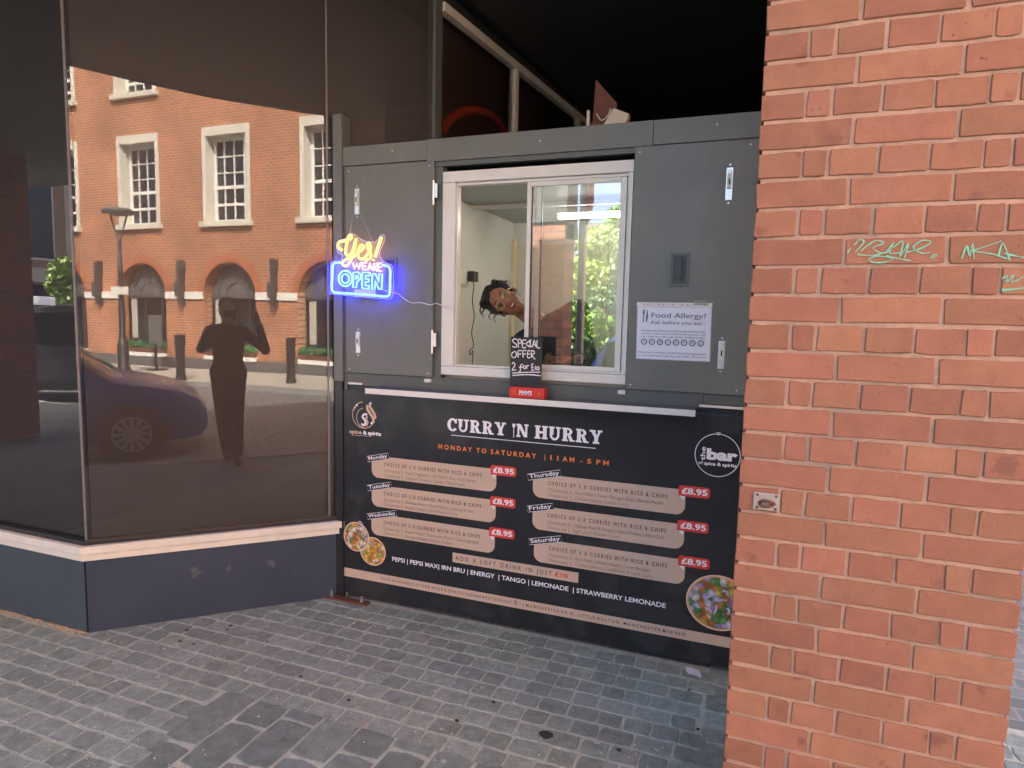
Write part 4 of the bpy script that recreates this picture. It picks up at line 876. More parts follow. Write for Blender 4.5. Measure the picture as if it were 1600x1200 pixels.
for k, st in enumerate(([(525, 45), (540, 22)], [(560, 40), (600, -5), (580, -15), (555, 10)], [(570, 50), (640, 55), (700, 40)], [(585, 35), (630, 0), (660, -12), (690, 0), (640, 20), (680, 45), (720, 30)], [(700, 38), (735, -5), (715, 45), (770, 40)], [(730, 20), (775, -10), (760, 60), (800, 0), (780, 65)], [(790, 40), (850, 25), (900, -5), (860, -12), (820, 20), (860, 45), (895, 40)],
          [(620, 70), (660, 58), (730, 68), (690, 85), (640, 85), (620, 70)], [(700, 55), (760, 70), (808, 78)], [(895, 68), (915, 45)], [(903, 70), (925, 50)],
          [(1035, 70), (1060, 10), (1070, 60), (1085, 0), (1090, 70)], [(1080, 35), (1215, -10)], [(1085, 35), (1180, 50), (1240, 70)], [(1200, 60), (1220, 0), (1250, 75)], [(1225, 45), (1314, 65)],
          [(1215, 160), (1240, 145), (1235, 175), (1270, 140), (1260, 175), (1310, 150)], [(1215, 205), (1260, 205), (1312, 200)], [(1215, 212), (1290, 205)])):
    ribbon(smooth([zg(a, b) for a, b in st], 4), [random.uniform(.0016, .0044) for _ in range(4*(len(st)-1)+1)], YP-.0030-.00012*(k % 6), g)
g.build('graffiti', m_graf, pillar, recalc=False)['label'] = 'pale green graffiti scrawl'

# ================================================================== litter
lt = onZ(1082, 1046); li = thing('paper_litter', (lt[0], lt[1], 0), 'crumpled white paper scrap on the ground under the menu board', 'litter')
c1, c2 = onZ(1070, 1043), onZ(1093, 1050)
P = [(c1[0], c1[1], .004), ((c1[0]+c2[0])/2, c1[1]-.012, .012), (c2[0], c2[1], .005), (c2[0]+.004, c2[1]-.04, .004), ((c1[0]+c2[0])/2+.004, c1[1]-.05, .014), (c1[0]+.012, c1[1]-.04, .003)]
G().add(P, [(0, 1, 4, 5), (1, 2, 3, 4)]).build('paper', m_paper, li, recalc=False)
G().add([(a+.006, b-.012, c*.5+.001) for a, b, c in P], [(0, 1, 4, 5), (1, 2, 3, 4)]).build('paper', m_paper, li, recalc=False)
# dropped leaves and gum
gum = [(771, 1098, .011), (714, 1127, .013), (853, 1149, .03), (470, 1058, .010), (417, 1003, .008), (1077, 1079, .009), (303, 1007, .010), (281, 1003, .012), (292, 985, .012), (360, 978, .013), (355, 985, .010), (784, 1015, .008), (967, 1173, .012), (545, 1095, .010), (1090, 1140, .010)]
wht = [(933, 1160, .018), (544, 1025, .010), (693, 1190, .012), (961, 1033, .008), (980, 1061, .010), (565, 1000, .010), (607, 982, .016), (834, 980, .005), (248, 1059, .008), (181, 1065, .010), (1100, 1125, .014), (1026, 1172, .013), (172, 1090, .008), (680, 1080, .010), (690, 1140, .008)]
r = random.Random(2)
for lst, mat, nm, lab in ((gum, M('gum_dark', (.035, .035, .035), .8), 'ground_spot', 'dark trodden gum spots on the grey setts'), (wht, M('gum_pale', (.42, .42, .40), .8), 'ground_spot', 'pale trodden gum spots on the grey setts')):
    for (px, py, s) in lst:
        c = onZ(px, py); pts = [(c[0]+s*r.uniform(.6, 1.1)*math.cos(t), c[1]+s*r.uniform(.5, .9)*math.sin(t), .0022) for t in np.linspace(0, 6.283, 9, endpoint=False)]
        G().prism(pts, (0, 0, .0015)).build('gum_spot', mat, pavement)

# ================================================================== woman leaning out behind the window
hd = onY(793, 471, 3.32)                                    # head centre
fx = np.array([0, 0, 0.])
up_ = np.array([-.90, -.10, .42]); up_ /= np.linalg.norm(up_)         # crown direction
fw = np.array([.30, -.94, -.06]); fw -= up_*(fw@up_); fw /= np.linalg.norm(fw); rt = np.cross(fw, up_)   # face direction, and towards her left ear (upper right in view)
wo = thing('person', (hd[0]+.35, 3.45, .12), 'smiling person in black top with gold glasses leaning sideways behind the kiosk window', 'person')
H_ = lambda u, f, r_: hd+up_*u+fw*f+rt*r_
sk = G()
sk.ell(H_(.030, -.008, 0), (.074, .092, .088), [rt, fw, up_]); sk.ell(H_(-.025, .012, 0), (.062, .072, .078), [rt, fw, up_]); sk.ell(H_(-.082, .030, 0), (.036, .040, .026), [rt, fw, up_])
sk.ell(H_(-.035, .040, .034), (.026, .030, .026), [rt, fw, up_]); sk.ell(H_(-.035, .040, -.034), (.026, .030, .026), [rt, fw, up_])      # cheeks
sk.cap(H_(.018, .080, 0), H_(-.022, .098, 0), .009, .014); sk.ell(H_(-.026, .090, 0), (.018, .014, .010), [rt, fw, up_])                # nose
sk.ell(H_(.033, .075, .033), (.030, .014, .008), [rt, fw, up_]); sk.ell(H_(.033, .075, -.033), (.030, .014, .008), [rt, fw, up_])      # brows
sk.ell(H_(-.076, .080, 0), (.024, .010, .006), [rt, fw, up_])            # lips
for s in (-1, 1): sk.ell(H_(.0, -.01, s*.078), (.008, .018, .030), [rt, fw, up_])
nk0 = H_(-.05, -.025, 0); nk1 = np.array([hd[0]+.175, 3.42, hd[2]-.125]); sk.cap(nk0, nk1, .050, .058)
shl = np.array([hd[0]+.070, 3.42, hd[2]-.225]); shr = np.array([hd[0]+.36, 3.46, hd[2]-.045]); pel = np.array([hd[0]+.42, 3.52, .98]); chest = (shl+shr)/2*.55+pel*.45
sk.cap(shl, shr, .055, .055); sk.cap((shl+shr)/2+np.array([.0, 0, -.03]), chest, .10, .115); sk.cap(chest, pel, .115, .13)
elL = shl+np.array([.11, -.02, -.27]); haL = onY(862, 565, 3.28); haR = onY(884, 564, 3.27)
sk.cap(shl, elL, .048, .040); 
elR = shr+np.array([.05, .05, -.27]); wrR = haR+np.array([.05, .03, .01]); sk.cap(shr, elR, .048, .040); sk.cap(elR, wrR, .038, .026)
wrL = np.array([haL[0]-.03, 3.33, haL[2]+.02]); sk.cap(elL, wrL, .038, .026)
def hand(w0, d, side, out):
    d = d/np.linalg.norm(d); s_ = np.cross(d, side); s_ /= np.linalg.norm(s_)
    pm = w0+d*.05; out.ell(w0+d*.045, (.040, .016, .045), [s_, np.cross(s_, d), d])
    for i, L in enumerate((.060, .070, .066, .052)):
        b_ = w0+d*.085+s_*(-.028+i*.0185); k1 = b_+d*L*.5+side*(-.004); k2 = b_+d*L*.85+side*(-.020); out.cap(b_-d*.01, k1, .0088, .008, 8); out.cap(k1, k2, .008, .007, 8)
    t0 = w0+d*.03-s_*.034; t1 = t0+d*.032-s_*.022; t2 = t1+d*.030-s_*.004; out.cap(t0, t1, .0105, .009, 8); out.cap(t1, t2, .009, .0078, 8)
hand(wrR, np.array([-.95, -.1, -.1]), np.array([0, -.1, 1.]), sk); hand(wrL, np.array([.9, -.2, -.2]), np.array([0, -.1, 1.]), sk)
for s in (-1, 1):
    k = pel+np.array([s*.09, -.01, -.40]); sk.cap(pel+np.array([s*.08, 0, -.05]), k, .085, .06); an = k+np.array([s*.01, .03, -.39]); sk.cap(k, an, .058, .038); sk.cap(an, an+np.array([.0, -.14, -.045]), .035, .028)
body = remesh(sk.build('body', m_skin, wo), .0065, 2)
cl = G()
cl.cap(shl+np.array([-.004, 0, .0]), shr, .070, .070); cl.cap((shl+shr)/2+np.array([.0, 0, -.04]), chest, .118, .132); cl.cap(chest, pel, .132, .145); cl.cap(shl, elL, .066, .058); cl.cap(shr, elR, .066, .058); cl.cap(elR, elR*.35+wrR*.65, .054, .042); cl.cap(elL, elL*.3+wrL*.7, .054, .04)
for s in (-1, 1): k = pel+np.array([s*.09, -.01, -.40]); cl.cap(pel+np.array([s*.08, 0, -.05]), k, .10, .075); cl.cap(k, k+np.array([s*.01, .03, -.37]), .07, .05)
top = remesh(cl.build('black_top', m_cloth, wo), .012, 3)
# hair: cap, bun and loose strands
hr = G(); hr.ell(H_(.056, -.030, .0), (.088, .088, .082), [rt, fw, up_]); hr.ell(H_(.02, -.058, 0), (.082, .060, .085), [rt, fw, up_])
hr.ell(H_(.110, -.03, .035), (.055, .050, .045), [rt, fw, up_]); hr.ell(H_(.115, -.01, .07), (.03, .03, .03), [rt, fw, up_])
for s in (-1, 1): hr.ell(H_(.035, .028, s*.070), (.018, .040, .045), [rt, fw, up_])
r = random.Random(5)
for i in range(110):
    a = r.uniform(0, 6.283); q_ = r.random(); c = H_(.045+.085*q_, -.025+.075*math.cos(a)*(1-.35*q_), (.088-.03*q_)*math.sin(a)); hr.ell(c, (r.uniform(.010, .022),)*3)
hair = remesh(hr.build('hair', m_hair, wo), .006, 1)
g = G()
for i in range(120):
    a = r.uniform(0, 6.283); p0 = H_(r.uniform(.02, .11), -.03+.05*math.cos(a), .07*math.sin(a)); dr_ = (p0-hd)/np.linalg.norm(p0-hd)
    L = r.uniform(.01, .035); g.tube(smooth([p0, p0+dr_*L*.6+np.array([0, 0, -.004]), p0+dr_*L+np.array([r.uniform(-.02, .02), r.uniform(-.02, .01), -L*.4])], 3), [.0016]*6+[.0006], 4)
for (u, f_, s, L) in ((.10, .0, .09, .055), (.09, .02, .085, .05), (.12, .0, .06, .07), (.04, .05, .085, .05), (.01, .05, .082, .05), (.13, -.01, .03, .05), (.115, .01, .075, .06)):
    p0 = H_(u, f_, s); g.tube(smooth([p0, p0+np.array([-.015, -.01, -L*.5]), p0+np.array([-.012+.02*r.random(), -.01, -L])], 4), [.004, .004, .0035, .0035, .003, .0025, .002, .0015, .001], 5)
g.build('hair_strands', m_hair, hair, recalc=False, kind='stuff')
# face: eyes, glasses, smile
m_gold2 = M('gold_wire', (.55, .36, .22), .3, .9, var=0)
gs = None
for s in (-1, 1):
    e = H_(.008, .080, s*.031); G().ell(e, (.012, .006, .0055), [rt, fw, up_]).build('eye', M('eye_dark', (.03, .02, .018), .15, var=0), wo, smooth=True)
    ring = [H_(.002, .096, s*.034)+rt*.026*math.cos(t)+up_*.022*math.sin(t) for t in np.linspace(0, 6.283, 20, endpoint=False)]
    fr_ = G().tube(ring, .0016, 6, True).build('glasses_rim', m_gold2, wo, smooth=True)
    lens = glassmat('spectacle_lens%d' % s, .05, (.95, .95, .95)); G().poly(ring).build('lens', lens, fr_, recalc=False)
    G().tube([H_(.006, .094, s*.060), H_(.004, .04, s*.079), H_(.002, -.02, s*.080)], .0014, 6).build('glasses_arm', m_gold2, wo)
G().tube(smooth([H_(.006, .096, -.008), H_(.011, .101, 0), H_(.006, .096, .008)], 4), .0015, 6).build('glasses_bridge', m_gold2, wo)
mo = [H_(-.050+.010*(x/.027)**2, .0975-.016*(x/.027)**2, x) for x in np.linspace(-.027, .027, 9)]
mo2 = [H_(-.0635+.0235*(x/.027)**2, .0965-.015*(x/.027)**2, x) for x in np.linspace(-.027, .027, 9)]
G().poly(mo+mo2[::-1]).build('teeth', M('teeth', (.72, .68, .60), .3, var=0), wo, recalc=False)
G().tube(mo2, [.001]+[.0042]*7+[.001], 6).build('lip', M('lip', (.26, .075, .055), .4, var=0), wo, smooth=True)
G().tube(mo, [.001]+[.0035]*7+[.001], 6).build('lip', M('lip_upper', (.24, .07, .05), .4, var=0), wo, smooth=True)
for s in (-1, 1): G().tube(smooth([H_(.032, .088, s*.014), H_(.037, .088, s*.032), H_(.030, .078, s*.050)], 3), .003, 6).build('eyebrow', m_hair, wo)
# ================================================================== the street behind the camera (seen in the windows)
def realK(px, py, d): p = EYE+ray(px, py)*d; return np.array([p[0], 2*3.023-p[1], p[2]])
def realL(px, py, d): p = EYE+ray(px, py)*d; return np.array([p[0], 2*YLG-p[1], p[2]])
YV = 14.1                                                   # mirrored distance of the brick facade
fx_ = lambda px, py: onY(px, py, YV)
def fv(x, d, z): return mirM((x, YV-d, z))
m_redb = brickmat('facade_brick', (.40, .110, .040), (.22, .062, .028), (.50, .33, .20), .235, .078, 'yz', .014)
m_redarch = M('arch_brick', (.38, .125, .055), .8, var=.2, scale=20)
m_stone = M('window_stone', (.60, .56, .47), .7, var=.12, scale=4, dirt=(.4, .37, .3), dscale=3, dthr=.6)
m_plin = M('facade_plinth', (.10, .095, .09), .8, var=.15)
cxs = [fx_(222, 461)[0], fx_(358, 464)[0]]; BAY = cxs[1]-cxs[0]; cxs = [cxs[0]+BAY*i for i in (-2, -1, 0, 1, 2, 3)]
ZS = fx_(300, 462)[2]; RA = .43*(fx_(262, 461)[0]-fx_(182, 461)[0]+fx_(398, 464)[0]-fx_(318, 464)[0])/2+.10
ZW0 = fx_(350, 346)[2]; ZW1 = fx_(346, 196)[2]; WW = (fx_(383, 200)[0]-fx_(309, 200)[0])/2; ZSL = fx_(350, 556)[2]; ZB = fx_(350, 560)[2]
rb_ = thing('red_brick_building', tuple(fv(cxs[3], 0, 0)), 'red brick building with arched ground floor windows, reflected in the shop glass', 'building')
def fq(g, pts): g.add([fv(*p) for p in pts], [tuple(range(len(pts)))])
def fbox(name, mat, x0, x1, d0, d1, z0, z1, par=None, bevel=0):
    g = G(); vs = [fv(x, d, z) for z in (z0, z1) for d in (d0, d1) for x in (x0, x1)]
    g.add(vs, [(0, 2, 3, 1), (4, 5, 7, 6), (0, 1, 5, 4), (2, 6, 7, 3), (0, 4, 6, 2), (1, 3, 7, 5)]); return g.build(name, mat, par or rb_, bevel=bevel)
ZTOP = 13.5; g = G(); ZA = ZS+RA+.25; WZ2 = ZW1+1.15; WZ3 = WZ2+(ZW1-ZW0)*.8
for i, cx in enumerate(cxs):
    xl, xr = cx-BAY/2, cx+BAY/2
    for a, b in ((xl, cx-RA), (cx+RA, xr)): fq(g, [(a, 0, 0), (b, 0, 0), (b, 0, ZS), (a, 0, ZS)])
    fq(g, [(cx-RA, 0, 0), (cx+RA, 0, 0), (cx+RA, 0, ZSL-.25), (cx-RA, 0, ZSL-.25)])
    ar = arc(cx, ZS, RA, RA, 180, 0, 19)
    xs = [xl]+[p[0] for p in ar]+[xr]; zs = [ZS]+[p[1] for p in ar]+[ZS]
    for j in range(len(xs)-1): fq(g, [(xs[j], 0, zs[j]), (xs[j+1], 0, zs[j+1]), (xs[j+1], 0, ZA), (xs[j], 0, ZA)])
    fq(g, [(xl, 0, ZA), (xr, 0, ZA), (xr, 0, ZW0), (xl, 0, ZW0)])
    for z0, z1, z2 in ((ZW0, ZW1, WZ2), (WZ2, WZ3, ZTOP)):
        for a, b in ((xl, cx-WW), (cx+WW, xr)): fq(g, [(a, 0, z0), (b, 0, z0), (b, 0, z1), (a, 0, z1)])
        fq(g, [(xl, 0, z1), (xr, 0, z1), (xr, 0, z2), (xl, 0, z2)])
    # arch reveal
    for j in range(len(ar)-1): fq(g, [(ar[j][0], 0, ar[j][1]), (ar[j+1][0], 0, ar[j+1][1]), (ar[j+1][0], -.3, ar[j+1][1]), (ar[j][0], -.3, ar[j][1])])
    for s in (-1, 1): fq(g, [(cx+s*RA, 0, 0), (cx+s*RA, -.3, 0), (cx+s*RA, -.3, ZS), (cx+s*RA, 0, ZS)])
xe = cxs[-1]+BAY/2; fq(g, [(xe, 0, 0), (xe, -12, 0), (xe, -12, ZTOP), (xe, 0, ZTOP)]); xe = cxs[0]-BAY/2; fq(g, [(xe, 0, 0), (xe, -12, 0), (xe, -12, ZTOP), (xe, 0, ZTOP)])
g.build('wall', m_redb, rb_, recalc=False)
fbox('roof', M('roof_slate', (.08, .08, .09), .7), cxs[0]-BAY/2, cxs[-1]+BAY/2, -12, .15, ZTOP, ZTOP+.3)
fbox('plinth', m_plin, cxs[0]-BAY/2, cxs[-1]+BAY/2, .002, .05, 0, ZB-.02)
m_bar = M('glazing_white', (.72, .72, .68), .4, var=.04); m_lead = M('lead_bar', (.06, .055, .05), .5)
for i, cx in enumerate(cxs):
    # arched window
    wn = fbox('arched_window', m_glassdark, cx-RA, cx+RA, -.34, -.31, ZSL, ZS)
    fan = G().add([fv(x, -.305, z) for x, z in arc(cx, ZS, RA*.98, RA*.98, 0, 180, 20)], [tuple(range(20))]).build('fanlight', M('fanlight_glass', (.12, .115, .11), .15, var=.3, scale=3), wn, recalc=False)
    gg = G()
    for rr in (.42, .72): gg.tube([fv(x, -.295, z) for x, z in arc(cx, ZS, RA*rr, RA*rr, 0, 180, 16)], .018, 6)
    for a in range(0, 181, 30): gg.tube([fv(cx+RA*.42*math.cos(R_(a)), -.295, ZS+RA*.42*math.sin(R_(a))), fv(cx+RA*.97*math.cos(R_(a)), -.295, ZS+RA*.97*math.sin(R_(a)))], .016, 6)
    gg.build('fanlight_bars', m_lead, wn)
    fbox('transom', m_lead, cx-RA, cx+RA, -.31, -.26, ZS-.07, ZS+.01, wn)
    fbox('curtain', M('curtain_pale', (.4, .38, .33), .8), cx-RA*.86, cx-RA*.62, -.308, -.29, ZSL+.4, ZS-.1, wn)
    for u in (-.25, .45): fbox('window_bar', m_lead, cx+u*RA, cx+u*RA+.03, -.305, -.285, ZSL, ZS-.08, wn)
    fbox('window_bar', m_lead, cx-RA*.5, cx+RA, -.305, -.28, (ZSL+ZS)/2, (ZSL+ZS)/2+.03, wn)
    # gauged brick arch, one brick each
    n = 26
    for j in range(n):
        a0, a1 = 180*j/n+.5, 180*(j+1)/n-.5; P = [arc(cx, ZS, q_, q_, a, a, 1)[0] for q_, a in ((RA*1.0, a0), (RA*1.24, a0), (RA*1.24, a1), (RA*1.0, a1))]
        G().add([fv(x, .002, z) for x, z in P]+[fv(x, .016, z) for x, z in P], [(0, 1, 2, 3), (7, 6, 5, 4), (0, 4, 5, 1), (1, 5, 6, 2), (2, 6, 7, 3), (3, 7, 4, 0)]).build('arch_brick', m_redarch, rb_)
    for k in range(2): fbox('white_sill', m_white, cx-RA, cx+RA, -.1, .03+.03*k, ZSL-.24+.0*k if k == 0 else ZSL-.115, ZSL-.125 if k == 0 else ZSL, None, .005)
    fbox('string_course', m_white, cx+RA*1.02, cx+BAY-RA*1.02, .002, .05, ZS-.10, ZS+.10, None, .006)
    # planter
    # upper sash windows
    for z0, z1 in ((ZW0, ZW1), (WZ2, WZ3)):
        s = fbox('stone_surround', m_stone, cx-WW, cx-WW+.13, -.36, .03, z0, z1)
        fbox('surround_piece', m_stone, cx+WW-.13, cx+WW, -.36, .03, z0, z1, s); fbox('surround_piece', m_stone, cx-WW+.131, cx+WW-.131, -.36, .028, z1-.24, z1, s); fbox('window_sill', m_stone, cx-WW-.08, cx+WW+.08, -.36, .12, z0-.14, z0-.001, s)
        w_ = fbox('sash_window', m_glassdark, cx-WW+.131, cx+WW-.131, -.35, -.33, z0, z1-.24); H0 = z1-.24-z0; xw0, xw1 = cx-WW+.132, cx+WW-.132
        for x in (xw0, xw1-.07): fbox('sash_stile', m_bar, x, x+.07, -.329, -.28, z0, z1-.24, w_)
        for fz, th in ((0, .09), (.20, .07), (.40, .09), (.96, .09)): fbox('sash_rail', m_bar, xw0+.071, xw1-.071, -.328, -.285, z0+H0*fz, z0+H0*fz+th, w_)
        for fz in (.585, .775): fbox('glazing_bar', m_bar, xw0+.071, xw1-.071, -.328, -.295, z0+H0*fz, z0+H0*fz+.03, w_)
        for u in (.25, .5, .75): x = xw0+(xw1-xw0)*u; fbox('glazing_bar', m_bar, x-.014, x+.014, -.3285, -.29, z0+.05, z1-.26, w_)
    # lantern between the arches
    lx = cx+BAY/2; l = fbox('wall_lantern', m_lead, lx-.09, lx+.09, .1, .28, ZS-.05, ZS+.36, None, .02); fbox('lantern_bracket', m_lead, lx-.07, lx+.07, .003, .2, ZS+.66, ZS+.98, l); fbox('lantern_arm', m_lead, lx-.03, lx+.03, .003, .22, ZS-.28, ZS+.8, l)
m_leafd = M('leaf_dark', (.05, .12, .035), .6, var=.4, scale=8); m_leaf = M('leaf_green', (.12, .24, .035), .55, var=.4, scale=5); m_leafy = M('leaf_yellow_green', (.21, .31, .055), .55, var=.35, scale=4)
for mt in (m_leaf, m_leafy, m_leafd):
    b = mt.node_tree.nodes['Principled BSDF']; b.inputs['Transmission Weight'].default_value = 0; b.inputs['Subsurface Weight'].default_value = 0
def leaves(blobs, n, size, seed):
    r = np.random.default_rng(seed); P = []
    for (c, rad, wgt) in blobs:
        k = int(n*wgt); d = r.normal(size=(k, 3)); d /= np.linalg.norm(d, axis=1)[:, None]; rr = r.random(k)**.45
        P.append(np.array(c)+d*rr[:, None]*np.array(rad))
    P = np.concatenate(P); n = len(P); a = r.normal(size=(n, 3)); a /= np.linalg.norm(a, axis=1)[:, None]; b = np.cross(a, r.normal(size=(n, 3))); b /= np.linalg.norm(b, axis=1)[:, None]
    s = size*(.6+.8*r.random(n))[:, None]; V = np.stack([P-a*s, P+b*s*.55, P+a*s, P-b*s*.55], 1).reshape(-1, 3)
    g = G(); g.v = V.tolist(); g.f = [(4*i, 4*i+1, 4*i+2, 4*i+3) for i in range(n)]; return g
for i, cx in enumerate(cxs[2:5]):
    c = fv(cx, .12, ZSL+.06); t = thing('window_planter', tuple(c-np.array([0, 0, .06])), 'green window box under the arch %s, on the brick facade' % ['beside the street lamp', 'behind the photographer', 'nearest the neon sign'][i], 'planter', 'window boxes on the brick facade')
    g = G(); vs = [fv(x, d, z) for z in (ZSL+.002, ZSL+.13) for d in (-.08, .06) for x in (cx-RA*.95, cx+RA*.95)]
    g.add(vs, [(0, 2, 3, 1), (4, 5, 7, 6), (0, 1, 5, 4), (2, 6, 7, 3), (0, 4, 6, 2), (1, 3, 7, 5)]).build('box', m_rust, t)
    leaves([(fv(cx+u*RA, -.01, ZSL+.22), (.10, .2, .13), .1) for u in np.linspace(-.85, .85, 10)], 900, .045, i).build('foliage', M('box_leaf', (.06, .20, .07), .6, var=.3), t, recalc=False, kind='stuff')
# far pavement along the facade with its kerb
def vpoly(pts, z): return [tuple(mirM((x, y, z))) for x, y in pts]
xk = (cxs[0]-3*BAY, cxs[-1]+3*BAY); YK2 = onZ(420, 603)[1]
fp = G().poly(vpoly([(xk[0], YV+.3), (xk[1], YV+.3), (xk[1], YK2), (xk[0], YK2)], -.004)).build('far_pavement', m_farpave, recalc=False); struct(fp); OFF[fp.name] = np.zeros(3)
n = 30
for i in range(n):
    a = xk[0]+(xk[1]-xk[0])*i/n; b = xk[0]+(xk[1]-xk[0])*(i+1)/n-.01
    vs = [mirM((x, y, z)) for z in (-.115, .0) for y in (YK2-.13, YK2+.003) for x in (a, b)]
    G().add(vs, [(0, 2, 3, 1), (4, 5, 7, 6), (0, 1, 5, 4), (2, 6, 7, 3), (0, 4, 6, 2), (1, 3, 7, 5)]).build('kerbstone', m_kerb, fp)
# street lamp, bollards
m_iron = M('cast_iron_black', (.018, .017, .016), .45, var=.2); m_iron2 = M('lamp_grey', (.10, .10, .095), .5, var=.1)
b0 = mirM(onZ(194, 584)); zt = 1.6+(1.6)*(484-330)/(584-484)*1.0
hl = mirM(hit(188, 330, (0, 1, 0), onZ(194, 584)[1]))[2]
lp = thing('street_lamp', tuple(b0), 'black street lamp with flat round head in front of the brick building', 'street lamp')
G().lathe([(.17, 0), (.17, .12), (.13, .2), (.13, .75), (.10, .85), (.075, .9), (.06, hl*.6), (.045, hl-.75)], b0, 14).build('column', m_iron, lp, smooth=True)
G().lathe([(.03, hl-.12), (.36, hl-.06), (.38, hl), (.30, hl+.06), (.02, hl+.10)], b0, 20).build('lamp_head', m_iron2, lp)
for s in (-1, 1): G().tube([b0+np.array([0, 0, hl-.80]), b0+np.array([s*.06, s*.22, hl-.10])], .022, 6).build('head_arm', m_iron2, lp)
G().box(b0[0]-.15, b0[0]+.08, b0[1]-.16, b0[1]+.16, 2.0, 2.2).build('sign_plate', m_white, lp)
nm = ['left of the photographer', 'right of the photographer', 'far behind the street lamp']
for i, (px, py) in enumerate(((283, 594), (455, 599))):
    c = mirM(onZ(px, py)); t = thing('bollard', tuple(c), 'black cast iron bollard on the far pavement, %s in the reflection' % nm[i], 'bollard', 'bollards on the far pavement')
    G().lathe([(.12, 0), (.12, .06), (.10, .09), (.10, .85), (.12, .87), (.12, .93), (.095, .95), (.11, 1.0), (.125, 1.06), (.02, 1.07)], c, 14).build('post', m_iron, t, smooth=False)
c = mirM(onZ(245, 578)); t = thing('pavement_sign', tuple(c), 'small grey board on a stand before the arched window', 'sign')
G().box(c[0]-.02, c[0]+.02, c[1]-.03, c[1]+.03, 0, .75).build('stem', m_iron, t); G().box(c[0]-.2, c[0]+.2, c[1]-.2, c[1]+.2, 0, .03).build('foot', m_iron, t); G().box(c[0]-.02, c[0]+.02, c[1]-.25, c[1]+.25, .7, 1.5).build('board', m_iron2, t)

